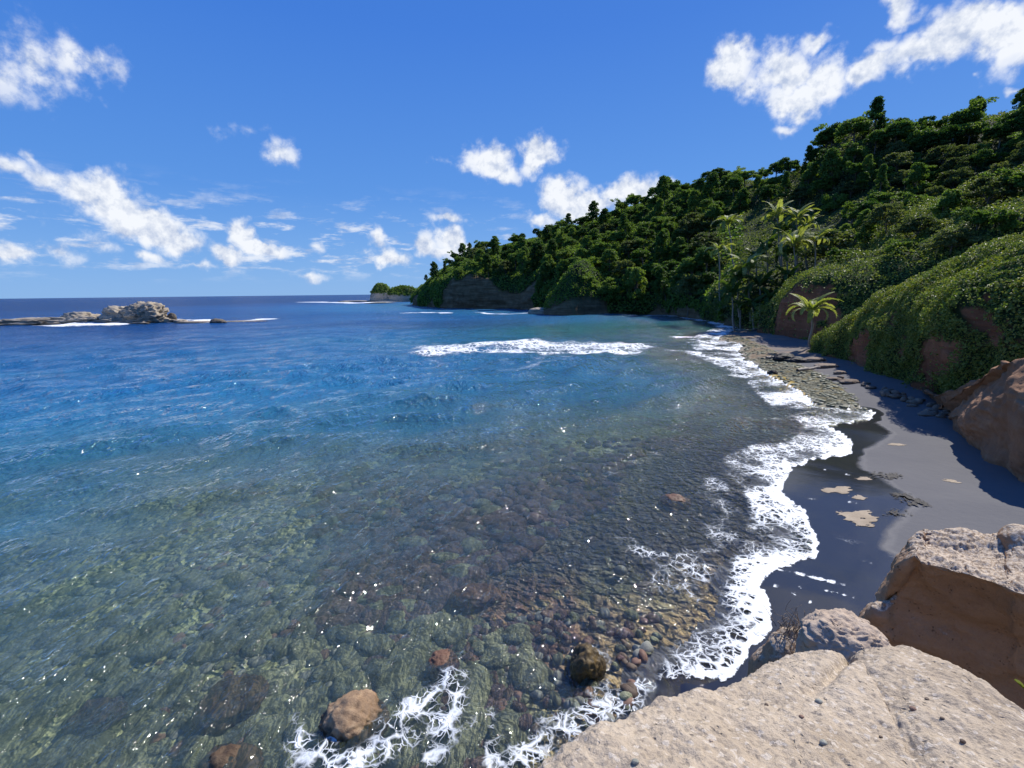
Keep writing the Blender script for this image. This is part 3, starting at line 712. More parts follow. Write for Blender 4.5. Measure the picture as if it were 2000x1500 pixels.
# main hillside, from the tip of the headland to beyond the right edge
px = [812,830,870,920,1000,1070,1100,1150,1200,1300,1400,1450,1500,1580,1640,1700,1800,1900,2000,2200,2600]
Yb = [365,320,275,255,240,215,190,183,178,168,130,111,98,92,88,84,76,68,62,54,45]
cy = [592,560,528,497,472,457,450,437,418,388,368,358,348,322,272,252,250,240,215,165,95]
Yc = [366,352,345,338,325,315,310,305,300,285,265,250,235,205,190,180,170,160,150,140,120]
hc = [2,7,15,17,13,12,8,7,7,7,7,7,7,6,3,3,3,3,3,3,3]
r0, r1, r2, r2b, r3, r4, r5, r6, r7 = [[] for _ in range(9)]
for a, yb, c, yc, h in zip(px, Yb, cy, Yc, hc):
    r0.append(GY(a, yb-2, -4)); r1.append(GY(a, yb, .3)); r2.append(GY(a, yb+1.0, h*.6)); r2b.append(GY(a, yb+4, h))
    _, pt = project(GY(a, yb+4, h)); 
    def between(k, kk): return Q(a, pt+(c-pt)*k, yb+4+(yc-yb-4)*kk)
    r3.append(between(.38, .22)); r4.append(between(.75, .58)); r5.append(Q(a, c, yc))
    top = Q(a, c, yc); r6.append(GY(a, yc+55, top[2]-4)); r7.append(GY(a, yc+190, -6))
G_hill, N_hill = add_hill('hillside', loft([r0, r1, r2, r2b, r3, r4, r5, r6, r7], 420, 170), M['hill'], 5.5, .022, 5, extra=lambda G, N: N*(2.6*ridged(G[..., 0]*.05, G[..., 1]*.05, G[..., 2]*.09, oct=4, seed=9)*(1-sst(G[..., 2], 12, 22)))[..., None], green=lambda G, N: hill_green(G))
# knob of rock and scrub standing out at the foot of the headland
px = [1066,1074,1085,1100,1118,1135,1150,1170,1195,1225]
cy = [606,592,572,548,520,506,510,532,560,590]
rr = [[] for _ in range(6)]
for i, (a, c) in enumerate(zip(px, cy)):
    yb = 168+abs(i-4)*1.8
    rr[0].append(GY(a, yb-1, -3)); rr[1].append(GY(a, yb, 1)); m = Q(a, c, yb+14); rr[2].append(GY(a, yb+3, m[2]*.5)); rr[3].append(GY(a, yb+8, m[2]*.86)); rr[4].append(m); rr[5].append(GY(a, yb+34, m[2]*.9))
G_knob, N_knob = add_hill('headland_knob', loft(rr, 90, 60), M['hill'], 1.4, .12, 8, green=lambda G, N: sst(G[..., 2], 3, 8))
# middle ridge
px = [1468,1500,1550,1600,1650,1720,1800,1900,2000,2200,2600]
yb = [97,84,74,67,62,58,56,54,52,46,40]
ft = [(642,98),(612,86),(578,76.5),(556,70),(552,66),(530,63),(498,61),(462,59),(430,56),(365,51),(240,43)]
ct = [(638,101),(600,94),(562,86),(534,80),(509,80),(456,82),(424,82),(384,80),(350,78),(278,70),(160,60)]
rr = [[] for _ in range(7)]
for a, y, f, c in zip(px, yb, ft, ct):
    t_ = Q(a, c[0], c[1])
    rr[0].append(GY(a, y-1, -2)); rr[1].append(GY(a, y, .5)); ff = Q(a, f[0], f[1]); rr[2].append(GY(a, y+(f[1]-y)*.35, ff[2]*.55+.2)); rr[3].append(ff)
    rr[4].append(t_); rr[5].append(GY(a, c[1]+9, t_[2]-2)); rr[6].append(GY(a, c[1]+36, -1))
cov_c = lambda G, N: sst(fbm(G[..., 0]*.12, G[..., 1]*.12, G[..., 2]*.2, oct=4, seed=61)*1.2+np.clip((N[..., 2]*np.sign(N[..., 2].mean())-.25)*2.2, -.8, 1), -.25, .05)
G_c, N_c = add_hill('middle_ridge', loft(rr, 220, 120), M['redsoil'], 2.6, .085, 12, cov_c)
# near ridge
px = [1580,1610,1650,1700,1760,1820,1880,1940,2000,2200,2600]
yb = [54.5,52,48,43,38,33,28.5,26,24.5,21,16]
ft = [(698,55.3),(682,53.4),(658,49.8),(636,45),(614,40.3),(594,35.6),(570,31.3),(556,29),(545,27.5),(500,24),(410,18)]
ct = [(692,57),(657,56),(624,53.5),(600,49.5),(576,45.5),(547,41.5),(520,38),(494,36),(472,34.5),(402,30),(285,24)]
rr = [[] for _ in range(7)]
for a, y, f, c in zip(px, yb, ft, ct):
    t_ = Q(a, c[0], c[1])
    rr[0].append(GY(a, y-.8, -1.5)); rr[1].append(GY(a, y, .3)); ff = Q(a, f[0], f[1]); rr[2].append(GY(a, y+(f[1]-y)*.30, ff[2]*.6+.2)); rr[3].append(ff)
    rr[4].append(t_); rr[5].append(GY(a, c[1]+4, t_[2]-1.2)); rr[6].append(GY(a, c[1]+16, -1))
cov_b = lambda G, N: sst(.42+fbm(G[..., 0]*.22, G[..., 1]*.22, G[..., 2]*.3, oct=4, seed=63)*1.3+np.clip((N[..., 2]*np.sign(N[..., 2].mean())-.3)*2.5, -.5, 1), -.3, .0)
G_b, N_b = add_hill('near_ridge', loft(rr, 240, 130), M['redsoil'], 1.1, .2, 14, cov_b)
# bare rock at the right edge of the beach
colsa = [(1857,824,810),(1868,846,796),(1888,864,779),(1920,884,752),(1960,910,724),(2000,946,700)]
rr = [[] for _ in range(6)]
for a, b_, t_ in colsa:
    p0 = P(a, b_, .45); y = p0[1]; tp = Q(a, t_, y+3.2)
    rr[0].append(np.array([p0[0], y-.2, -.6])); rr[1].append(p0+np.array([0, 0, .4])); rr[2].append(Q(a, b_+(t_-b_)*.62, y+.1)); rr[3].append(Q(a, b_+(t_-b_)*.84, y+1.3)); rr[4].append(tp); rr[5].append(np.array([tp[0]+3, y+9, 1]))
for (x, y, z) in ((22, 14.5, 6.3), (20.5, 9.5, 6.5), (20, 3, 7), (18, -6, 7)):
    rr[0].append(W(x, y, -.6)); rr[1].append(W(x, y, .8)); rr[2].append(W(x-.2, y, z*.65)); rr[3].append(W(x+1, y+.5, z)); rr[4].append(W(x+4, y+1, z+1)); rr[5].append(W(x+9, y+2, 1))
Gr = loft(rr, 200, 110)
Nr = grid_normals(Gr)
dsp = .55*fbm(Gr[..., 0]*.5, Gr[..., 1]*.5, Gr[..., 2]*.5, oct=6, seed=18)+.12*ridged(Gr[..., 0]*1.3, Gr[..., 1]*1.3, Gr[..., 2]*2.6, oct=4, seed=19)
Gr = Gr+Nr*dsp[..., None]
link('brown_cliff_rock', mesh_from('brown_cliff_rock', Gr.reshape(-1, 3), grid_faces(*Gr.shape[:2])), M['red_rock'],
     label='bare brown rock cliff rising from the sand at the right edge', category='rock')

def up_normals(N):
    return N*np.sign(N[..., 2:3].mean())
N_hill, N_knob, N_c, N_b = map(up_normals, (N_hill, N_knob, N_c, N_b))

def carpet(name, parts, mat, label, cat):
    V, F = join_vf(parts); link(name, mesh_from(name, V, F, smooth=False), mat, kind='stuff', label=label, category=cat)
def cover(G, N, n, size, r, lump=1.0, lsc=.2, vmin=0, vmax=1, umin=0, umax=1, weight=None, tilt=.7, seed=0):
    p, nn, u, v = sample_grid(G, N, n, r, vmin, vmax, umin, umax, weight)
    L = np.clip(fbm(p[:, 0]*lsc, p[:, 1]*lsc, p[:, 2]*lsc, oct=3, seed=seed)*1.2+.35, 0, 1.3)
    p = p+nn*(L*lump*(.25+.75*r.random(len(p))))[:, None]
    nn = nn*.6+np.array([0, 0, .5])
    return leaf_quads(p, nn, size, r, tilt)
# scrub under the trees of the hillside: leaves grow with the distance they are seen from
r_ = np.random.default_rng(3)
wh = hill_green(G_hill)
carpet('forest_undergrowth', [cover(G_hill, N_hill, 78000, .95, r_, 2.2, .12, .08, .8, 0, .55, wh, seed=1)],
       M['leaf_mid'], 'dense green undergrowth between the trees of the hillside', 'undergrowth')
carpet('hillside_scrub', [cover(G_hill, N_hill, 75000, .55, r_, 2.4, .16, .08, .8, .5, 1, wh, seed=2)], M['leaf_olive'], 'light olive-green scrub between the trees high on the right hillside', 'scrub')
carpet('knob_scrub', [cover(G_knob, N_knob, 9000, .6, r_, 1.6, .3, .32, 1, seed=4)], M['leaf_bright'], 'green scrub covering the rocky knob at the foot of the headland', 'scrub')
wc = cov_c(G_c, N_c); wb = cov_b(G_b, N_b)
carpet('ridge_shrubs', [cover(G_c, N_c, 110000, .27, r_, 2.4, .22, .12, .86, weight=wc+.03, seed=6)], M['leaf_creeper'], 'sunlit leafy shrubs covering the middle ridge above the beach palm', 'shrubs')
carpet('ridge_creeper', [cover(G_b, N_b, 135000, .14, r_, .95, .45, .08, .86, weight=wb+.03, seed=8)], M['leaf_creeper'], 'green creeper spilling over the near ridge and its red earth face', 'creeper')
# yellowing band along the near crest
jw = np.zeros(G_b.shape[:2]); jj = np.linspace(0, 1, G_b.shape[1])[None, :]; ii = np.linspace(0, 1, G_b.shape[0])[:, None]
jw = np.exp(-((jj-.60)/.05)**2)*np.exp(-((ii-.42)/.17)**2)
carpet('yellow_creeper', [cover(G_b, N_b, 5000, .15, r_, .6, .6, .4, .75, .15, .75, jw+1e-6, seed=8)], M['leaf_yellow'], 'yellowing creeper leaves along the crest of the near ridge', 'creeper')

# ------------------------------------------------------------------ trees
def make_tree(kind, seed, h=8.0, cr=3.4, nclump=74, per=58, leaf=.40, mat='leaf_mid', nm='broadleaf_tree'):
    r = np.random.default_rng(seed)
    root = empty(nm)
    lean = r.normal(size=2)*.35
    tp = np.array([[0, 0, -2.5], [0, 0, 0], [lean[0]*.4, lean[1]*.4, h*.35], [lean[0], lean[1], h*.7]])
    parts = [tube(catmull(tp, 9), np.linspace(.26, .09, 9), 6)]
    C = []; lobes = [(r.normal()*cr*.42, r.normal()*cr*.42, r.normal()*h*.11, r.uniform(.38, .8)) for _ in range(5)]
    for k in range(nclump):
        a = r.random()*6.283; 
        if kind == 'round': e = math.acos(1-1.55*r.random()); q = (.72+.3*r.random()); lb = lobes[r.integers(0, len(lobes))]; c = np.array([cr*q*lb[3]*math.sin(e)*math.cos(a)+lb[0], cr*q*lb[3]*math.sin(e)*math.sin(a)+lb[1], h*.55+lb[2]+h*.34*lb[3]*q*math.cos(e)])
        elif kind == 'tall': z = r.random(); w = cr*.75*math.sin(math.pi*min(1, .18+.8*z))**.6; c = np.array([w*math.cos(a)*r.random()**.4, w*math.sin(a)*r.random()**.4, h*(.25+.78*z)])
        elif kind == 'spread': L_ = r.integers(0, 3); c = np.array([cr*1.15*math.cos(a)*r.random()**.45*(1-.22*L_), cr*1.15*math.sin(a)*r.random()**.45*(1-.22*L_), h*(.55+.18*L_)+.35*r.normal()])
        elif kind == 'cone': z = r.random()**1.3; w = cr*.8*(1-z)+.3; c = np.array([w*math.cos(a)*r.random()**.4, w*math.sin(a)*r.random()**.4, h*(.2+.85*z)])
        else: z = r.random(); c = np.array([cr*math.cos(a)*r.random()**.5, cr*math.sin(a)*r.random()**.5, h*(.15+.55*z)])
        c[:2] += lean; C.append(c)
    C = np.array(C)
    for k in range(0, nclump, 6):
        s = tp[2]*(1-.3*r.random()) + (tp[3]-tp[2])*r.random(); mid = (s+C[k])/2+np.array([0, 0, -.3])
        parts.append(tube(catmull([s, mid, C[k]], 5), np.linspace(.09, .02, 5), 4))
    V, F = join_vf(parts); link('trunk', mesh_from(nm+'_trunk', V, F), M['bark'], parent=root)
    cs = r.uniform(.45, 1.15, nclump)*cr*.26
    idx = np.repeat(np.arange(nclump), per); d = r.normal(size=(len(idx), 3)); d /= np.linalg.norm(d, axis=1, keepdims=True)
    q = d*(cs[idx]*(r.random(len(idx))**.33))[:, None]*np.array([1.15, 1.15, .62 if kind != 'tall' else 1.0])
    V, F = leaf_quads(C[idx]+q, d*.5+np.array([0, 0, .55]), leaf, r, .6)
    link('crown', mesh_from(nm+'_crown', V, F, smooth=False), M[mat], parent=root)
    return root
protos = [
 ('round', make_tree('round', 1, 8.5, 3.6, mat='leaf_dark'), 'dark round-crowned tree', 'dark_broadleaf_tree'),
 ('round', make_tree('round', 2, 8.0, 3.4, mat='leaf_mid'), 'green round-crowned tree', 'broadleaf_tree'),
 ('tall', make_tree('tall', 3, 10.5, 2.9, mat='leaf_dark'), 'tall dark narrow-crowned tree', 'tall_dark_tree'),
 ('tall', make_tree('tall', 4, 9.5, 3.0, 74, 56, mat='leaf_mid'), 'tall ragged green tree', 'tall_green_tree'),
 ('spread', make_tree('spread', 5, 8.0, 4.0, 84, mat='leaf_olive'), 'olive-green spreading tree', 'spreading_tree'),
 ('cone', make_tree('cone', 6, 10.0, 3.2, mat='leaf_dark'), 'dark pointed tree', 'pointed_tree'),
 ('low', make_tree('low', 7, 6.0, 3.4, mat='leaf_bright'), 'bright green bushy tree', 'bushy_tree'),
 ('round', make_tree('round', 8, 7.0, 3.2, 66, 58, mat='leaf_bright'), 'light green rounded tree', 'light_green_tree'),
]
for k in protos: k[1].name = k[3]
def hill_point(G, N, u, v):
    i = min(int(u*(G.shape[0]-1)), G.shape[0]-1); j = min(int(v*(G.shape[1]-1)), G.shape[1]-1); return G[i, j]
used_proto = [False]*len(protos)
def place_tree(k, p, s, r, place, squash=1.0):
    _, o, desc, nm = protos[k]
    lab = desc + ' ' + place
    props = dict(label=lab, category='tree', group=desc+'s '+place)
    rot = (r.normal()*.07, r.normal()*.07, r.random()*6.283); sc = (s*r.uniform(.85, 1.3), s*r.uniform(.85, 1.3), s*squash*r.uniform(.8, 1.15))
    if not used_proto[k]:
        used_proto[k] = True; o.location = tuple(p); o.rotation_euler = rot; o.scale = sc
        for a, b_ in props.items(): o[a] = b_
        return o
    return copy_tree(o, p, rot, sc, **props)
def zone(px_, py_, v, sky_):
    if px_ < 930: return 'near the tip of the far headland' if py_ < 520 else 'low on the slope at the tip of the headland'
    if px_ < 1070:
        return 'on the skyline of the far headland' if sky_ else ('just above the tan headland cliff' if py_ > 525 else 'between the tan cliff and the headland skyline')
    if px_ < 1400:
        return 'on the skyline behind the green knob' if sky_ else (('low beside the green knob' if px_ < 1230 else 'low above the far beach end') if py_ > 530 else ('halfway up the slope behind the knob' if px_ < 1230 else 'halfway up the slope left of the palms'))
    if px_ < 1640: return 'on the skyline above the palm grove' if sky_ else 'on the slope behind the palm grove'
    return ('on the highest skyline' if px_ < 1830 else 'on the skyline near the right edge') if sky_ else ('high on the right hillside' if px_ < 1830 else 'near the right edge of the hillside')
rt_ = np.random.default_rng(21)
cand, _, cu, cv = sample_grid(G_hill, N_hill, 9000, rt_, .16, .72)
chosen = []
ordr = rt_.permutation(len(cand))
for i in ordr:
    p = cand[i]
    x_, y_ = project(p)
    if x_ > 2150 or x_ < 815 or p[2] < (15 if p[1] > 225 and x_ < 1082 else 2.5): continue
    if 1385 < x_ < 1620 and 405 < y_ < 640 and p[1] < 190: continue
    if x_ < 870 and p[2] < 10: continue
    t_ = p[1]
    need = 5.0*FPX/t_ * (1.0 if cv[i] > .62 else 1.05)
    if x_ > 1640 and cv[i] < .66: need *= .72
    if any((x_-a)**2+((y_-b_)*1.35)**2 < need**2 for a, b_, _ in chosen): continue
    chosen.append((x_, y_, i))
    if len(chosen) >= 285: break
print('hill trees', len(chosen))
for x_, y_, i in chosen:
    sky_ = cv[i] > .66
    p = cand[i]-np.array([0, 0, .5])
    if sky_: k = rt_.choice([0, 2, 3, 5, 1], p=[.38, .12, .12, .06, .32])
    elif x_ > 1600: k = rt_.choice(8, p=[.06, .18, .04, .12, .26, .02, .18, .14])
    else: k = rt_.choice(8, p=[.2, .2, .12, .14, .08, .08, .08, .10])
    s = rt_.uniform(.85, 1.35)*(.68 if (x_ > 1640 and not sky_) else 1)*(.85 if x_ < 900 else 1)*(.55 if x_ < 850 else 1)
    place_tree(int(k), p, s, rt_, zone(x_, y_, cv[i], sky_))
# small trees rising out of the middle ridge
for (a, b_, s, k) in ((1690,470,.62,3),(1735,455,.6,4),(1785,470,.55,4),(1830,430,.62,3),(1870,420,.6,6),(1925,400,.6,4),(1975,395,.6,1),(1650,505,.55,7),(1905,455,.45,1),(1760,500,.45,6),(1960,450,.5,7),(1850,490,.42,4),(2040,370,.6,3)):
    d_ = np.hypot(*(np.array([project(q) for q in G_c[::4, 40:95:3].reshape(-1, 3)])-np.array([a, b_])).T)
    p = G_c[::4, 40:95:3].reshape(-1, 3)[int(np.argmin(d_))]
    place_tree(k, p-np.array([0, 0, .6]), s, rt_, 'standing out of the shrubs on the middle ridge')

# bushy growth between the palms of the grove
for i, (a, b_, Y, s, k) in enumerate([(1430,600,106,.6,6),(1455,612,101,.55,7),(1482,600,99,.6,1),(1510,598,97,.7,6),(1535,585,93,.6,1),(1425,560,112,.75,0),(1445,535,114,.7,2),(1475,545,108,.7,1),(1500,545,105,.75,0),(1530,545,100,.7,6),(1560,560,95,.6,7),(1580,545,98,.7,1),(1540,510,112,.8,4),(1500,505,116,.8,1),(1465,480,122,.9,6),(1500,460,126,.9,4),(1560,480,112,.8,0),(1600,510,104,.7,6),(1390,560,122,.9,0),(1380,610,124,.7,5),(1350,612,140,.8,0),(1400,622,114,.5,1)]):
    Y *= 1.19; s *= .95; p = Q(a, b_, Y); p[2] -= 6.2*s
    place_tree(k, p, s, rt_, 'growing among the palms of the grove')
# ------------------------------------------------------------------ palms
def frond_mesh(seed, L=1.0, droop=1.0, nl=30):
    r = np.random.default_rng(seed)
    s = np.linspace(0, 1, 12); e0 = .95; ang = e0 - droop*1.9*s**1.3
    dx = np.cos(ang); dz = np.sin(ang); x = np.concatenate([[0], np.cumsum((dx[1:]+dx[:-1])/2)])*L/11; z = np.concatenate([[0], np.cumsum((dz[1:]+dz[:-1])/2)])*L/11
    spine = np.stack([x, .04*L*np.sin(s*3+seed), z], 1)
    parts = [tube(spine, np.linspace(.014, .003, 12)*L, 4, cap=False)]
    V = []; F = []
    for side in (-1, 1):
        for k in range(nl):
            u = .14+.86*k/nl; i = u*11; a = int(min(i, 10)); f = i-a; p = spine[a]*(1-f)+spine[a+1]*f
            tg = spine[a+1]-spine[a]; tg /= np.linalg.norm(tg)
            ll = L*.27*math.sin(math.pi*min(1, .12+u*.84))**.6*(.85+.3*r.random())
            out = np.array([0, side, 0])*(.9)+tg*(.55+.5*u)+np.array([0, 0, -.15-.15*r.random()]); out /= np.linalg.norm(out)
            w = .030*L; m = p+out*ll*.5+np.array([0, 0, .02*L]); e = p+out*ll+np.array([0, 0, -.42*ll])
            b0 = len(V); V += [p-tg*w*.5, p+tg*w*.5, m+tg*w*.7, m-tg*w*.7, e]
            F += [(b0, b0+1, b0+2, b0+3), (b0+3, b0+2, b0+4, b0+4)]
    parts.append((np.array(V), np.array(F))); V, F = join_vf(parts)
    me = mesh_from('frond', V, F, smooth=False); return me
fr_up = [frond_mesh(1, 1, .6), frond_mesh(2, 1, .95), frond_mesh(3, 1, 1.3), frond_mesh(4, 1, 1.7)]
for m_ in fr_up: m_.materials.append(M['palm_leaf'])
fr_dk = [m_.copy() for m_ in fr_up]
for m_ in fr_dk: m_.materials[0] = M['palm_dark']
def ground_under(x, y):
    best = 0.2
    for G in (G_hill, G_c, G_b):
        g = G[::3, ::2].reshape(-1, 3); d = (g[:, 0]-x)**2+(g[:, 1]-y)**2; k = int(np.argmin(d))
        if d[k] < 36: best = max(best, g[k, 2])
    return best
def make_palm(crown, base, L, seed, label, mats, nfr=17, wind=.35, rad=.17, bend=None, nm='coconut_palm', minute=False):
    r = np.random.default_rng(seed); crown = np.asarray(crown, float); base = np.asarray(base, float)
    root = empty(nm, base, label=label, category='palm')
    c = crown-base
    ctrl = [np.zeros(3), bend if bend is not None else c*.33+np.array([c[0]*.2, 0, 0]), c*.68, c]
    tp = catmull(ctrl, 16); rd = rad*np.linspace(1.25, .62, 16); rd[0] = rad*1.7
    link('trunk', tube_mesh('palm_trunk', tp, rd, 8), M['palm_bark'], parent=root)
    for k in range(nfr):
        az = 2.4*k+r.normal()*.25; layer = k/nfr
        d = np.array([math.cos(az), math.sin(az)]); d = d+np.array([wind, .1])*(.6+.6*layer); az = math.atan2(d[1], d[0])
        j = int(np.clip(layer*4+r.normal()*.5, 0, 3)); tiltup = .35-.55*layer
        o = bpy.data.objects.new('frond', mats[j]); col.objects.link(o); o.parent = root; o.location = tuple(c+np.array([0, 0, .05]))
        s = 1.22*L*r.uniform(.82, 1.12); o.scale = (s, s, s); o.rotation_euler = (r.normal()*.25, -tiltup, az)
    # old leaf bases and a spear leaf at the crown
    pts = [tube(catmull([c, c+np.array([.06, .02, L*.25]), c+np.array([.15, .03, L*.5])], 5), np.linspace(.05, .012, 5)*rad/.17, 5)]
    V, F = join_vf(pts); link('spear_leaf', mesh_from('spear_leaf', V, F), M['palm_leaf'], parent=root)
    return root
b1 = P(1597, 685, .35); cr1 = Q(1582, 612, b1[1]-1)
make_palm(cr1, b1, 3.1, 5, 'leaning coconut palm with windblown fronds alone at the back of the beach', fr_up, 21, .45, .16, bend=np.array([-1.35, -.3, .9]))
pal = [(1422,440,1441,522,112,4.3,'tallest slender coconut palm against the dark slope','u'),
 (1404,492,1411,574,104,3.7,'slender coconut palm just left of the tallest one, over the beach end','u'),
 (1518,425,1530,505,108,4.6,'pale coconut palm at the top of the grove','u'),
 (1556,430,1562,510,104,3.9,'right-hand palm of the pair crowning the grove','u'),
 (1550,482,1566,545,95,4.5,'broad palm with golden fronds in the middle of the grove','u'),
 (1592,472,1600,525,95,3.2,'small palm at the right edge of the grove','u'),
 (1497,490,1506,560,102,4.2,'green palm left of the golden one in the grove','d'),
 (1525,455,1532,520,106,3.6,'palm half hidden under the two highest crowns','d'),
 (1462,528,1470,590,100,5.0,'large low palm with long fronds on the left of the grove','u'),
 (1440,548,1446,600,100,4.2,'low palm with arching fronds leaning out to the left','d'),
 (1484,560,1488,612,96,4.3,'low palm in front of the grove above the beach','d'),
 (1402,592,1404,618,108,3.6,'stemless young palm at the far end of the beach','d'),
 (1505,588,1508,620,92,3.2,'short palm beside the foot of the middle ridge','d'),
 (1446,606,1448,628,98,2.8,'smallest dark palm close to the far sand','d'),
 (1476,505,1482,560,104,3.4,'palm with drooping fronds between the large low one and the green one','d'),
 (1536,500,1542,560,98,4.0,'dark palm under the broad golden one','d'),
 (1573,445,1580,500,103,3.4,'pale palm just right of the crowning pair','u'),
 (1430,580,1436,620,97,4.2,'bushy stemless palm below the long-fronded one','d'),
 (1470,600,1474,630,93,3.4,'dark feathery palm at the back of the far sand','d'),
 (1540,545,1545,585,92,3.2,'small palm where the middle ridge meets the grove','d')]
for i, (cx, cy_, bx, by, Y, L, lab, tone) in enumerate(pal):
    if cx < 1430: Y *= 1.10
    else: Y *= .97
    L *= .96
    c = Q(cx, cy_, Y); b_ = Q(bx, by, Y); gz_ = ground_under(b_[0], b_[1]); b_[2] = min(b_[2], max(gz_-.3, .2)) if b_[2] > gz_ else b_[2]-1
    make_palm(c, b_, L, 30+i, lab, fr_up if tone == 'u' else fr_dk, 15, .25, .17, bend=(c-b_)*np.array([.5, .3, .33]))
# ------------------------------------------------------------------ rocks
import bmesh
_ico = {}
def ico(sub):
    if sub not in _ico:
        bm = bmesh.new(); bmesh.ops.create_icosphere(bm, subdivisions=sub, radius=1)
        V = np.array([v.co[:] for v in bm.verts]); F = np.array([[v.index for v in f.verts] for f in bm.faces]); bm.free(); _ico[sub] = (V, F)
    return _ico[sub]
def blob(dims, seed, sub=5, amp=.3, sc=1.2, strata=0, box=1.0, fine=.05, flat=None):
    V, F = ico(sub); V = V.copy()
    if box != 1.0: V = np.sign(V)*np.abs(V)**box; 
    n = fbm(V[:, 0]*sc+seed, V[:, 1]*sc, V[:, 2]*sc, oct=5, seed=seed)*amp + fine*ridged(V[:, 0]*sc*4, V[:, 1]*sc*4, V[:, 2]*sc*4, oct=3, seed=seed+3)
    V = V*(1+n)[:, None]*np.asarray(dims)
    if strata:
        st = fbm(V[:, 0]*.1, V[:, 1]*.1, V[:, 2]*strata, oct=3, seed=seed+9); k = V/np.linalg.norm(V, axis=1, keepdims=True)
        V[:, :2] += (k[:, :2]*st[:, None]*.12*min(dims[0], dims[1]))
    return V, F
def tri_mesh(name, V, F): return mesh_from(name, V, F)
def rock(nm, px_, py_, z, dims, seed, mat, label, cat='rock', rotz=0, sub=5, Y=None, **kw):
    c = P(px_, py_, z) if Y is None else GY(px_, Y, z)
    V, F = blob(dims, seed, sub, **kw); ca, sa = math.cos(rotz), math.sin(rotz)
    V = V@np.array([[ca, sa, 0], [-sa, ca, 0], [0, 0, 1]])+0
    o = link(nm, mesh_from(nm, V, F), M[mat], loc=c, label=label, category=cat); return o
# --- the reef on the left
k = .163
rock('low_reef_rock', 70, 0, .1, (19, 5, 1.5), 3, 'sea_rock', 'long low tan reef rock running out of the left edge', Y=149, amp=.5, sc=2.4, fine=.25, strata=2.2)
rock('low_reef_rock', 168, 0, .5, (8.0, 4, 2.2), 4, 'sea_rock', 'jagged tan rock between the long low reef and the pale boulder', Y=150, amp=.6, sc=2.2, fine=.25, strata=2)
rock('low_reef_rock', 262, 0, .1, (11.5, 5.5, 1.7), 6, 'sea_rock', 'flat rock base under the two largest boulders on the left', Y=150, amp=.45, sc=2.2, fine=.22, strata=2.2)
rock('sea_boulder', 238, 0, 2.2, (4.1, 3.6, 2.9), 7, 'sea_rock', 'smooth pale boulder left of the ribbed one', Y=151, amp=.5, sc=1.6, fine=.15)
rock('sea_boulder', 217, 0, 1.2, (3.0, 2.6, 1.9), 9, 'sea_rock', 'small pale boulder at the left foot of the smooth boulder', Y=149, amp=.3)
rock('sea_boulder', 284, 0, 2.2, (6.2, 4.2, 3.5), 11, 'sea_rock', 'largest ribbed grey-brown boulder of the left reef', Y=150, amp=.36, sc=1.8, fine=.3)
rock('sea_boulder', 326, 0, .5, (1.9, 1.6, 1.2), 12, 'sea_rock', 'little pale rock at the right foot of the ribbed boulder', Y=150)
rock('sea_boulder', 338, 0, .8, (1.4, 1.2, 2.0), 13, 'dark_sea_rock', 'small dark pinnacle right of the ribbed boulder', Y=151)
rock('sea_boulder', 354, 0, .2, (2.2, 1.3, .8), 14, 'sea_rock', 'flat pale rock right of the dark pinnacle', Y=150)
rock('sea_boulder', 426, 0, .25, (2.3, 1.6, 1.2), 15, 'dark_sea_rock', 'lone dark brown rock in the foam right of the left reef', Y=143)
rock('low_reef_rock', 385, 0, -.1, (6.5, 2, .55), 16, 'sea_rock', 'thin awash reef ledge between the pinnacle and the lone dark rock', Y=148)
rock('low_reef_rock', 482, 0, -.1, (7.0, 2, .5), 17, 'sea_rock', 'thin reef ledge awash at the right end of the left reef', Y=149)
# --- the islet
V1 = rock('islet', 770, 0, 0, (27, 12, 3.6), 21, 'sea_rock', 'flat rocky base of the distant islet', 'islet', Y=520, amp=.3, strata=.6)
def islet_hump(px_, dims, seed, label):
    o = rock('islet', px_, 0, 1.5, dims, seed, 'sea_rock', label, 'islet', Y=520, amp=.25, sub=5)
    V = np.array([v.co[:] for v in o.data.vertices]); nn = V/np.asarray(dims); nn /= np.linalg.norm(nn, axis=1, keepdims=True)
    m = (nn[:, 2] > .45); idx = np.random.default_rng(seed).choice(np.where(m)[0], 5200)
    rr_ = np.random.default_rng(seed); Vq, Fq = leaf_quads(V[idx]+rr_.normal(size=(len(idx), 3))*.7, nn[idx], 1.5, rr_, .5)
    link('scrub', mesh_from('islet_scrub', Vq, Fq, smooth=False), M['leaf_mid'], parent=o, kind='stuff')
islet_hump(747, (11.5, 9, 18.5), 22, 'taller left hump of the distant islet with scrub on top')
islet_hump(790, (17.5, 11, 13.0), 24, 'broad lower right hump of the distant islet covered in scrub')
rock('low_reef_rock', 700, 0, 0, (20, 5, 1.5), 25, 'sea_rock', 'low reef ledge left of the distant islet', Y=535, amp=.4)
rock('low_reef_rock', 745, 0, 0, (14, 4, .9), 26, 'dark_sea_rock', 'dark ledge awash in front of the distant islet', Y=430, amp=.4)
rock('shore_rock', 1064, 0, .4, (5.4, 3.4, 2.3), 27, 'sea_rock', 'tan boulder in the surf at the foot of the headland', Y=181, amp=.35)
rock('shore_rock', 1120, 0, .0, (6, 3, 1.1), 28, 'dark_sea_rock', 'dark ledge at the water line under the green knob', Y=181, amp=.35)
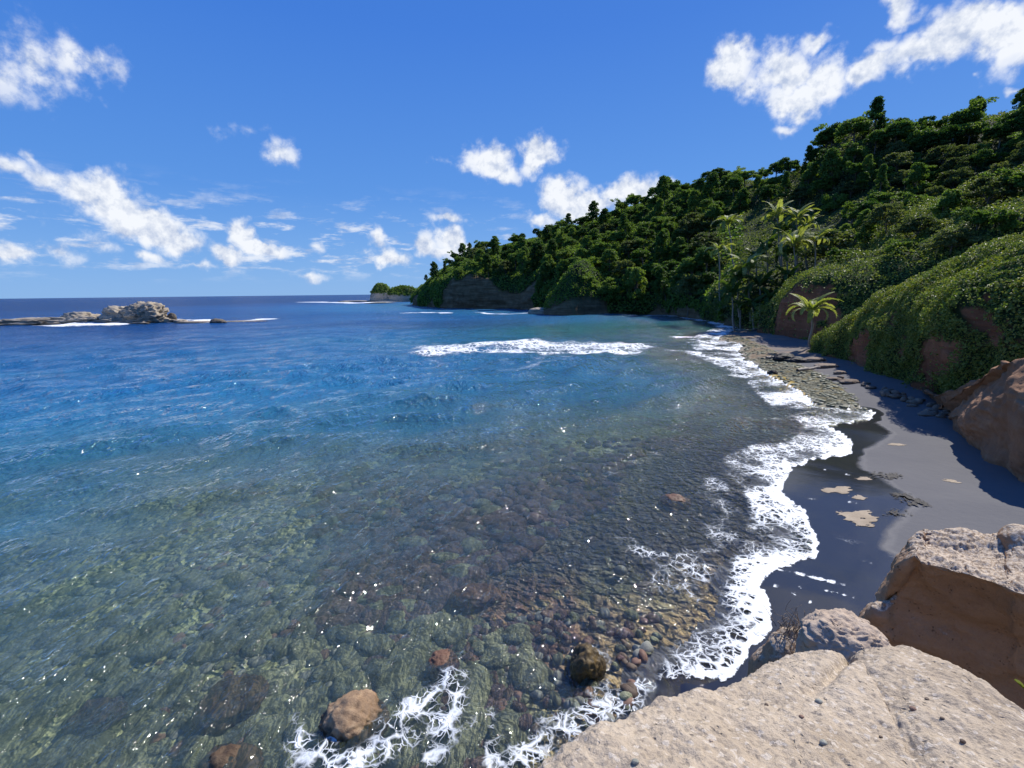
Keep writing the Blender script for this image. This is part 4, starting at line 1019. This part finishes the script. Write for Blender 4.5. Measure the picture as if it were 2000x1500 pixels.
# --- boulders in the clear shallows
rock('tan_boulder', 690, 1412, -.17, (.62, .55, .42), 31, 'tan_boulder', 'tan pitted boulder breaking the surface at the bottom centre', 'boulder', amp=.3, fine=.1)
rock('weedy_boulder', 1146, 1300, -.02, (.38, .42, .42), 32, 'weed_boulder', 'black boulder with yellow weed in the clear shallows', 'boulder', amp=.35, fine=.1)
rock('reddish_boulder', 866, 1296, -.15, (.36, .30, .20), 33, 'red_boulder', 'small dark reddish boulder left of the weedy black one', 'boulder', amp=.35, fine=.1)
rock('reddish_boulder', 1318, 980, -.19, (.55, .42, .26), 34, 'red_boulder', 'round reddish boulder out in the blue water below the beach', 'boulder', amp=.3, fine=.1)
rock('sunken_boulder', 452, 1372, -.42, (.62, .62, .30), 35, 'tan_boulder', 'sunken tan boulder seen through the water at the lower left', 'boulder', amp=.3, fine=.1)
rock('sunken_boulder', 448, 1500, -.35, (.50, .42, .32), 36, 'tan_boulder', 'sunken reddish-tan boulder cut by the bottom edge', 'boulder', amp=.3, fine=.1)
rock('sunken_boulder', 190, 1400, -.75, (.5, .4, .25), 37, 'reef_brown', 'dim brown sunken boulder at the bottom left', 'boulder', amp=.3, fine=.1)
rock('sunken_boulder', 930, 1168, -.45, (.7, .5, .3), 38, 'red_boulder', 'reddish sunken boulder in the middle of the shallows', 'boulder', amp=.3, fine=.1)
rock('pale_stone', 1212, 1114, -.12, (.20, .17, .13), 39, 'grey_stone', 'round pale stone lying just under the water beside the dark reef', 'stone', amp=.12, sub=3)
rock('pale_stone', 1300, 1118, -.12, (.15, .12, .08), 40, 'grey_stone', 'small pale stone right of the round one under the water', 'stone', amp=.2, sub=3)
# cobbles on the bottom: the largest as things, the rest as one mass
rc = np.random.default_rng(50); protoS = []
for s in range(6):
    V, F = blob((1, .8, .55), 60+s, 2, amp=.42, sc=1.5, fine=.05); protoS.append(mesh_from('cobble', V, F))
stone_cols = [('grey_stone', 1), ('tan_boulder', 0), ('red_boulder', 0)]
M['olive_stone'] = rock_mat('olive_stone', ((.05,.055,.03), (.12,.125,.075), (.22,.22,.14)), 3.0, .5, 0, .6, bump=.6)
M['brown_stone'] = rock_mat('brown_stone', ((.04,.028,.022), (.10,.07,.05), (.18,.13,.09)), 3.0, .5, 0, .6, bump=.6)
M['rosy_stone'] = rock_mat('rosy_stone', ((.09,.05,.035), (.19,.11,.08), (.30,.19,.13)), 3.0, .5, 0, .6, bump=.6)
def cobble_spots(n, x0, x1, y0, y1):
    a = rc.uniform(x0, x1, n*2); b = rc.uniform(y0, y1, n*2); pts = np.array([P(u, v, -.35)[:2] for u, v in zip(a, b)])
    z, s, _ = ground_z(pts[:, 0], pts[:, 1]); m = (s < (-.9 if y0 > 1060 else -3.0)) & ~((s > -6.5) & (pts[:, 1] > 11)); return np.column_stack([pts[m], z[m]])[:n]
cs_ = cobble_spots(250, 840, 1290, 1100, 1440)
base = None
meshes = {}
for i, (x, y, z) in enumerate(cs_):
    mk = rc.choice(['grey_stone', 'reef_green', 'olive_stone', 'reef_brown', 'brown_stone', 'rosy_stone']); j = int(rc.integers(0, 6)); key = (mk, j)
    if key not in meshes: meshes[key] = protoS[j].copy(); meshes[key].materials.append(M[mk])
    s = rc.uniform(.09, .2)
    o = link('cobble', meshes[key], loc=(x, y, z+s*.2), label='rounded cobble lying on the bottom of the clear shallows', category='cobble', group='cobbles on the bottom of the shallows')
    o.scale = (s, s, s); o.rotation_euler = (rc.normal()*.3, rc.normal()*.3, rc.random()*6.28)
for nm, mk, n, box, lo, hi in (('seabed_cobbles', 'reef_green', 1000, (-200, 1230, 1010, 1600), .08, .26), ('seabed_cobbles', 'reef_brown', 800, (720, 1400, 930, 1600), .08, .26), ('seabed_cobbles', 'rosy_stone', 250, (300, 1300, 950, 1600), .08, .24),
                       ('seabed_cobbles', 'grey_stone', 420, (300, 1330, 1000, 1600), .07, .20), ('reef_lumps', 'reef_brown', 900, (620, 1330, 840, 1200), .18, .5), ('reef_lumps', 'reef_green', 600, (-400, 1150, 860, 1500), .14, .55)):
    sp = cobble_spots(n, *box); parts = []
    for (x, y, z) in sp:
        V, F = ico(2) if False else (None, None)
        me = protoS[int(rc.integers(0, 6))]
        if '_vf' not in globals(): _vf = {}
        if me.name not in _vf: _vf[me.name] = (np.array([v.co[:] for v in me.vertices]), np.array([p.vertices[:] for p in me.polygons]))
        V, F = _vf[me.name]; s = rc.uniform(lo, hi); a = rc.random()*6.28; ca, sa = math.cos(a), math.sin(a)
        fl = .7 if lo < .2 else .45
        parts.append((V@np.array([[ca, sa, 0], [-sa, ca, 0], [0, 0, fl]])*s+np.array([x, y, z+s*.1]), F))
    V, F = join_vf(parts)
    link(nm, mesh_from(nm, V, F), M[mk], kind='stuff', label={'seabed_cobbles': 'cobbles crowding the bottom of the clear shallows', 'reef_lumps': 'weedy reef lumps on the bottom of the bay'}[nm]+' ('+{'reef_green': 'green', 'reef_brown': 'brown', 'rosy_stone': 'rosy', 'grey_stone': 'grey'}[mk]+')', category='cobbles')

# --- foreground rock the camera stands on
edge = [W(-1.5,-1.6,6.6), W(-1.0,-.1,6.55), W(-.45,.85,6.45), P(1020,1500,6.38), P(1110,1436,6.36), P(1200,1384,6.32), P(1280,1342,6.26), P(1345,1327,6.2), P(1410,1320,6.12), P(1480,1292,6.05), P(1540,1275,5.98),
        P(1600,1271,5.92), P(1650,1277,5.88), P(1664,1286,5.86), P(1690,1270,5.86), P(1760,1266,5.86), P(1830,1288,5.9), P(1900,1330,5.95), P(2000,1398,6.0), P(2130,1490,6.1), W(2.7,.5,6.2), W(2.9,-1.4,6.4), W(1.2,-2.4,6.5)]
ctr = W(.8, 0, 6.42)
E = catmull(np.array(edge+edge[:1]), 420, True)
rowsR = []
for f, dz in ((.02, .10), (.35, .09), (.65, .06), (.85, .03), (.955, -.005), (1.0, -.045), (1.012, -.13), (1.0, -.35), (.95, -1.0), (.9, -2.6), (.9, -6.7)):
    q = ctr+(E-ctr)*f; zz = np.where(f < 1, ctr[2]+(E[:, 2]-ctr[2])*max(f, 0)**1.6, E[:, 2]); q[:, 2] = zz+dz; rowsR.append(q)
A = np.stack(rowsR, 0); s_ = np.concatenate([np.linspace(0, 3, 150, endpoint=False), np.linspace(3, 7, 90, endpoint=False), np.linspace(7, 10, 40)])
k0 = np.clip(s_.astype(int), 0, 9); fr_ = np.clip(s_-k0, 0, 1)
Ap = np.concatenate([2*A[:1]-A[1:2], A, 2*A[-1:]-A[-2:-1]], 0)
def cr_(k, f):
    p0, p1, p2, p3 = Ap[k], Ap[k+1], Ap[k+2], Ap[k+3]; return .5*((2*p1)+(-p0+p2)*f+(2*p0-5*p1+4*p2-p3)*f*f+(-p0+3*p1-3*p2+p3)*f**3)
Gf = np.stack([cr_(k, f) for k, f in zip(k0, fr_)], 1)
Nf = up_normals(grid_normals(Gf)); 
Nf = Nf/np.linalg.norm(Nf, axis=2, keepdims=True)
x_, y_, z_ = Gf[..., 0], Gf[..., 1], Gf[..., 2]
dsp = .05*fbm(x_*1.6, y_*1.6, z_*1.6, oct=3, seed=80)+.026*fbm(x_*9, y_*9, z_*9, oct=4, seed=84)+.012*fbm(x_*38, y_*38, z_*38, oct=3, seed=88)
gl = [P(1668,1278,5.9)[:2], P(1648,1305,5.98)[:2], P(1612,1338,6.05)[:2], P(1575,1362,6.08)[:2]]
dg, tg_ = seg_dist(x_, y_, gl); dsp = dsp-.075*np.exp(-(dg/.03)**2)*(1-.22*tg_)
dsp = dsp + .05*np.exp(-((x_-P(1760,1290,5.95)[0])**2+(y_-P(1760,1290,5.95)[1])**2)/.25)
Gf = Gf+Nf*dsp[..., None]
link('foreground_rock', mesh_from('foreground_rock', Gf.reshape(-1, 3), grid_faces(*Gf.shape[:2])), M['fore_rock'], label='broad sunlit sandstone slab across the bottom right corner', category='rock')
# --- pitted rock beyond it
def pillar(nm, top_pts, zt, mat, label, seed, amp):
    pass
c2 = P(1655, 1240, 5.20)
V, F = blob((.31, .27, .22), 91, 6, amp=.26, sc=1.5, fine=.09, box=.85)
V[:, 2] = np.where(V[:, 2] < 0, V[:, 2]*21, V[:, 2]+.10*V[:, 1]); 
V = V+np.array([c2[0]+.01, c2[1]+.05, c2[2]-.17])
V = V[:, :]+.02*np.stack([fbm(V[:, 0]*14, V[:, 1]*14, V[:, 2]*14, oct=4, seed=s) for s in (1, 2, 3)], 1)
link('pitted_rock', mesh_from('pitted_rock', V, F), M['pit_rock'], label='deeply pitted sunlit rock knob between the slab and the overhanging block', category='rock')
c2 = P(1545, 1262, 4.6)
V, F = blob((.33, .30, .5), 95, 5, amp=.3, sc=1.5, fine=.10)
V[:, 2] = np.where(V[:, 2] < 0, V[:, 2]*8, V[:, 2]); V = V+np.array([c2[0]+.05, c2[1], c2[2]-.4])
link('small_brown_rock', mesh_from('small_brown_rock', V, F), M['big_rock'], label='small brown rock under the dead twigs left of the pitted knob', category='rock')
# --- overhanging block
lipY = [4.62, 4.5, 4.35, 4.15, 3.95, 3.77, 3.4, 2.9]
def rowq(pts, off): return [Q(a, b_, y+off) for (a, b_), y in zip(pts, lipY)]
ext = lambda L: L+[(2000+(2200-2000), L[-1][1]+70), (2500, L[-1][1]+190)]
back = ext([(1783,1054),(1822,1041),(1880,1045),(1925,1055),(1965,1055),(2000,1047)])
backY = [5.15, 5.25, 5.15, 5.05, 4.95, 4.8, 4.5, 3.9]
r_back = [Q(a, b_, y) for (a, b_), y in zip(back, backY)]
r_bb = [p+np.array([.35, .5, -1.2]) for p in r_back]; r_bbb = [np.array([p[0]+.5, p[1]+.9, -.3]) for p in r_back]
mid = ext([(1779,1072),(1812,1066),(1866,1074),(1912,1086),(1958,1094),(2000,1098)])
r_mid = [Q(a, b_, (y+yb_)/2) for (a, b_), y, yb_ in zip(mid, lipY, backY)]
lip = ext([(1776,1090),(1803,1098),(1852,1110),(1903,1122),(1952,1137),(2000,1155)])
r_lip = rowq(lip, 0)
f1 = ext([(1783,1112),(1812,1125),(1860,1140),(1908,1155),(1955,1172),(2000,1195)]); f2 = ext([(1752,1160),(1792,1190),(1850,1212),(1908,1232),(1960,1248),(2000,1262)])
f3 = ext([(1702,1208),(1760,1245),(1830,1272),(1908,1292),(1965,1306),(2010,1318)]); f4 = ext([(1735,1330),(1785,1362),(1850,1390),(1920,1410),(1990,1430),(2040,1440)])
rw = [r_bbb, r_bb, r_back, r_mid, r_lip, rowq(f1, .10), rowq(f2, .30), rowq(f3, .32), rowq(f4, .32)]
rw.append([np.array([p[0], p[1], -.4]) for p in rw[-1]])
# close the left flank: start every row behind the block
for k_, rwk in enumerate(rw):
    a = rwk[0]; rw[k_] = [a+np.array([.25, .55, -1.0 if k_ < 6 else -.6])]+rwk
Gb = loft(rw, 330, 300); Nb = grid_normals(Gb); x_, y_, z_ = Gb[..., 0], Gb[..., 1], Gb[..., 2]
sgn = 1 if Nb[170, 100, 2] > 0 else -1
Nb = Nb*sgn
dsp = .14*fbm(x_*1.5, y_*1.5, z_*1.5, oct=3, seed=101)+.03*fbm(x_*7, y_*7, z_*7, oct=4, seed=103)-.035*np.clip(ridged(x_*13, y_*13, z_*13, oct=3, seed=107), 0, 1)*sst(Nb[..., 2], .2, .7)
Gb = Gb+Nb*dsp[..., None]
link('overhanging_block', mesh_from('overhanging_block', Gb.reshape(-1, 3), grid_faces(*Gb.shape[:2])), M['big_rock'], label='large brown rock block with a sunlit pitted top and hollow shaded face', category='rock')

# --- things on the beach
def on_beach(px_, py_):
    p = P(px_, py_, .2); z, _, _ = ground_z(np.array([p[0]]), np.array([p[1]])); return P(px_, py_, float(z[0]))
def log(a, b_, rad, label, seed, lift=0.1):
    A_, B_ = on_beach(*a), on_beach(*b_); r = np.random.default_rng(seed)
    L = np.linspace(0, 1, 9)[:, None]; p = A_+(B_-A_)*L+r.normal(size=(9, 3))*rad*.25+np.array([0, 0, rad+lift]); p -= A_
    V, F = tube(p, rad*(1-.45*L[:, 0])*(1+.12*r.normal(size=9)), 9); link('driftwood_log', mesh_from('driftwood_log', V, F), M['driftwood'], loc=A_, label=label, category='log')
log((1557,729), (1602,722), .16, 'pale driftwood log lying on the stony shelf below the beach palm', 1)
log((1440,650), (1482,646), .22, 'brown driftwood log at the far end of the beach', 2)
log((1385,632), (1424,633), .22, 'weathered log in the far swash line', 3)
log((1496,702), (1520,699), .12, 'short driftwood branch left of the black rocks', 4)
def brock(px_, py_, dims, seed, mat, label, nm='beach_rock', cat='rock', **kw):
    c = on_beach(px_, py_); V, F = blob(dims, seed, kw.pop('sub', 4), **kw)
    link(nm, mesh_from(nm, V, F), M[mat], loc=c+np.array([0, 0, dims[2]*.25]), label=label, category=cat)
brock(1530, 702, (1.1, .8, .55), 1, 'black_rock', 'jagged black rock on the beach left of the palm foot', amp=.5, fine=.2)
brock(1556, 706, (1.0, .7, .35), 2, 'black_rock', 'flatter black rock beside the jagged one', amp=.5, fine=.2)
brock(1508, 731, (.45, .35, .28), 3, 'black_rock', 'small black rock alone on the stony shelf', amp=.4, fine=.2)
brock(1590, 704, (1.3, .9, .25), 4, 'beach_rock', 'flat brown ledge in front of the palm foot', amp=.4)
brock(1612, 716, (1.1, .8, .25), 5, 'beach_rock', 'flat brown ledge right of the driftwood log', amp=.4)
brock(1660, 747, (.75, .5, .2), 6, 'beach_rock', 'flat tan slab half buried in the grey sand', amp=.35)
brock(1628, 741, (.7, .4, .15), 7, 'beach_rock', 'thin tan slab left of the half-buried one', amp=.35)
brock(1462, 660, (1.2, .9, .2), 8, 'beach_rock', 'low silt-covered rock near the far sand', amp=.35)
brock(1640, 729, (.5, .35, .2), 9, 'beach_rock', 'small brown rock above the tan slabs', amp=.35)
rb = np.random.default_rng(8)
for i in range(46):                     # rubble under the near ridge
    u = rb.random(); a = 1640+210*u; b0 = 735+ (806-735)*u**1.1
    big = u > .68
    brock(a+rb.normal()*6, b0+rb.uniform(-2, 7 if not big else 16), (rb.uniform(.15, .45), rb.uniform(.12, .35), rb.uniform(.08, .22)), 200+i, 'beach_rock',
          'brown stone in the rubble at the foot of the near ridge', 'rubble_stone', 'stone', sub=2, amp=.4)
for o in bpy.data.objects:
    if o.name.startswith('rubble_stone'): o['group'] = 'rubble along the foot of the near ridge'
brock(1815, 810, (.6, .35, .15), 290, 'beach_rock', 'flat tan slab at the lower edge of the rubble', amp=.3)
# loose stones of the shelf as one mass
parts = []; sp = []
sx = rb.uniform(1385, 1705, 2600); sy = rb.uniform(655, 838, 2600); pts = np.array([P(a, b_, .2)[:2] for a, b_ in zip(sx, sy)])
m = inside(pts[:, 0], pts[:, 1], shelf_poly); pts = pts[m][:1100]; z, _, _ = ground_z(pts[:, 0], pts[:, 1])
for (x, y), zz in zip(pts, z):
    V, F = _vf[protoS[int(rb.integers(0, 6))].name]; s = rb.uniform(.05, .16)*(1+y/60); a = rb.random()*6.28; ca, sa = math.cos(a), math.sin(a)
    parts.append((V@np.array([[ca, sa, 0], [-sa, ca, 0], [0, 0, .6]])*s+np.array([x, y, zz]), F))
V, F = join_vf(parts); link('shelf_stones', mesh_from('shelf_stones', V, F), M['olive_stone'], kind='stuff', label='loose stones and weed covering the rocky shelf beside the swash', category='stones')
# thin mats of silt and weed lying on the sand
def mat_patch(px_, py_, w, h, seed, mat, label, nm='weed_patch', cat='weed', thick=.02, holes=0.0):
    c = on_beach(px_, py_); n = 46; g = np.linspace(-1, 1, n); XX, YY = np.meshgrid(g, g, indexing='ij')
    f = (1-np.hypot(XX, YY))+.75*fbm(XX*2.2+seed, YY*2.2, oct=5, seed=seed)
    keep = f > .12+holes*np.abs(fbm(XX*7, YY*7, oct=3, seed=seed+5))
    x = c[0]+XX*w; y = c[1]+YY*h; z, _, _ = ground_z(x, y); Z = z+.006+thick*np.clip(f*2, 0, 1)*(.6+.5*fbm(XX*9, YY*9, oct=3, seed=seed+2))
    F = grid_faces(n, n); F = F[keep.ravel()[F].all(axis=1)]
    us = np.unique(F); rm = -np.ones(n*n, int); rm[us] = np.arange(len(us)); V = np.stack([x.ravel(), y.ravel(), Z.ravel()], 1)[us]
    link(nm, mesh_from(nm, V-c, rm[F]), M[mat], loc=c, label=label, category=cat)
M['silt'] = rock_mat('silt', ((.20,.15,.10), (.33,.26,.18), (.44,.36,.26)), 5, .2, 0, .8, bump=.3)
mat_patch(1636,957,.62,.42,3,'silt','tan silt patch on the wet sand, uppermost of the large ones')
mat_patch(1672,1008,.72,.5,5,'silt','largest tan silt patch on the wet sand')
mat_patch(1686,1022,.35,.3,6,'silt','small tan silt patch just below the largest one')
mat_patch(1677,972,.28,.22,8,'silt','little tan silt patch right of the uppermost large one')
mat_patch(1686,935,.33,.25,9,'silt','tan silt patch higher up the wet sand near the dark debris')
mat_patch(1752,869,.4,.28,12,'silt','tan patch alone on the dry grey sand')
mat_patch(1858,940,.26,.3,13,'silt','faint tan patch on the dry sand near the shadow edge')
mat_patch(1733,930,.9,.6,15,'black_rock','dark weed wrack along the upper edge of the wet sand', thick=.05, holes=1.3)
mat_patch(1770,975,.6,1.0,16,'black_rock','broken dark wrack line between wet and dry sand', thick=.05, holes=1.5)
mat_patch(1745,1003,.6,.5,17,'black_rock','ragged dark wrack at the lower end of the line', thick=.05, holes=1.5)

# --- small plants
def leafy(nm, base, n, L, w, mat, label, seed, up_=.8, arch=.5, az0=0, azr=6.28, cat='plant'):
    r = np.random.default_rng(seed); root = empty(nm, base, label=label, category=cat)
    for k in range(n):
        az = az0+azr*(k+.3*r.random())/n; d = np.array([math.cos(az), math.sin(az), 0]); s = np.linspace(0, 1, 9); l = L*r.uniform(.75, 1.15)
        e = up_*r.uniform(.8, 1.2); p = d*(l*s*math.cos(e))[:, None]+np.array([0, 0, 1.])*(l*(s*math.sin(e)-arch*s**2))[:, None]
        side = np.array([-d[1], d[0], 0]); ww = w*np.sin(np.pi*np.clip(s*.92+.06, 0, 1))**.7
        V = np.vstack([p-side*ww[:, None]+np.array([0, 0, .25*w]), p, p+side*ww[:, None]+np.array([0, 0, .25*w])]); m = 9
        F = [(i, i+1, m+i+1, m+i) for i in range(8)]+[(m+i, m+i+1, 2*m+i+1, 2*m+i) for i in range(8)]
        link('leaf', mesh_from('leaf', V, F), M[mat], parent=root)
    return root
leafy('green_sprout', P(1592,1222,4.95), 7, .13, .028, 'leaf_bright', 'bright green sprout growing on the pitted rock knob', 3, 1.0, .3)
leafy('strap_leaf_plant', P(1985,1392,5.85), 9, .20, .016, 'leaf_mid', 'green plant with long strap leaves at the right edge behind the slab', 5, .35, .3, 1.6, 3.2)
leafy('strap_leaf_plant', P(2005,1350,5.75), 3, .09, .022, 'leaf_yellow', 'reddish-yellow broad leaf at the right edge above the strap leaves', 6, .9, .3, 2.2, 1.6)
leafy('young_palm', on_beach(1902,760)*0+Q(1903,735,31.5), 11, 1.5, .09, 'leaf_yellow', 'bright yellow-green young palm on the near ridge by the brown cliff', 9, 1.0, .55, cat='palm')
leafy('bright_shrub', Q(1722,690,45), 14, 1.3, .22, 'leaf_bright', 'bright green shrub low on the shaded face of the near ridge', 10, .9, .4, cat='shrub')
# dead twigs
root = empty('dead_twig_bush', P(1545,1235,4.72), label='tangle of dead brown twigs on the small rock left of the pitted knob', category='bush')
rtw = np.random.default_rng(4)
for k in range(60):
    az = rtw.random()*6.28; e = rtw.uniform(.1, 1.3); d = np.array([math.cos(az)*math.cos(e), math.sin(az)*math.cos(e), math.sin(e)]); l = rtw.uniform(.08, .26)
    s = rtw.normal(size=3)*np.array([.07, .06, .03]); p = [s, s+d*l*.4+rtw.normal(size=3)*.02, s+d*l*.75+rtw.normal(size=3)*.03, s+d*l+rtw.normal(size=3)*.03]
    V, F = tube(catmull(p, 7), np.linspace(.004, .0015, 7), 4, cap=False); link('twig', mesh_from('twig', V, F), M['twig'], parent=root)
# pebbles lying on the slab
def top_z(x, y):
    g = Gf[:, :190].reshape(-1, 3); return g[int(np.argmin((g[:, 0]-x)**2+(g[:, 1]-y)**2)), 2]
for i, (a, b_, s, mt, lab) in enumerate([(1599,1372,.022,'grey_stone','grey pebble in the middle of the slab'), (1608,1452,.02,'grey_stone','rounded grey pebble near the bottom of the slab'), (1783,1386,.02,'rosy_stone','flat rosy pebble on the right part of the slab'),
      (1565,1401,.015,'rosy_stone','small orange pebble left of the grey one'), (1241,1490,.018,'grey_stone','grey pebble at the bottom edge of the slab'), (1840,1404,.013,'brown_stone','tiny dark pebble right of the rosy one'), (1497,1377,.012,'brown_stone','tiny brown pebble near the crease of the slab'),
      (1810,1366,.013,'brown_stone','tiny dark pebble above the rosy one'), (1880,1449,.015,'brown_stone','dark pebble near the lower right of the slab'), (1388,1448,.012,'pit_rock','tiny pale pebble on the left part of the slab'), (1720,1440,.010,'brown_stone','speck-sized brown pebble right of the rounded one')]):
    p = P(a, b_, 6.2)
    for _ in range(5): p = P(a, b_, top_z(p[0], p[1]))
    s *= .72; V, F = blob((s, s*.8, s*.6), 300+i, 3, amp=.25); link('pebble', mesh_from('pebble', V, F), M[mt], loc=p+np.array([0, 0, s*.3]), label=lab, category='pebble')
# within a group of look-alike trees the outermost ones can be told apart by their place
byg = {}
for o in bpy.data.objects:
    if o.get('category') == 'tree': byg.setdefault(o['label'], []).append(o)
for lab, L in byg.items():
    if len(L) < 2: continue
    pr = {o.name: project(np.array(o.location)) for o in L}
    left = sorted(L, key=lambda o: pr[o.name][0]); picks = [('leftmost ', left[0]), ('rightmost ', left[-1])]; rest = left[1:-1]
    if len(rest) > 1:
        v = sorted(rest, key=lambda o: pr[o.name][1]); 
        if pr[v[0].name][1] < min(pr[left[0].name][1], pr[left[-1].name][1]): picks.append(('uppermost ', v[0]))
        if pr[v[-1].name][1] > max(pr[left[0].name][1], pr[left[-1].name][1]): picks.append(('lowest ', v[-1]))
    for w_, o in picks: o['label'] = w_+o['label']
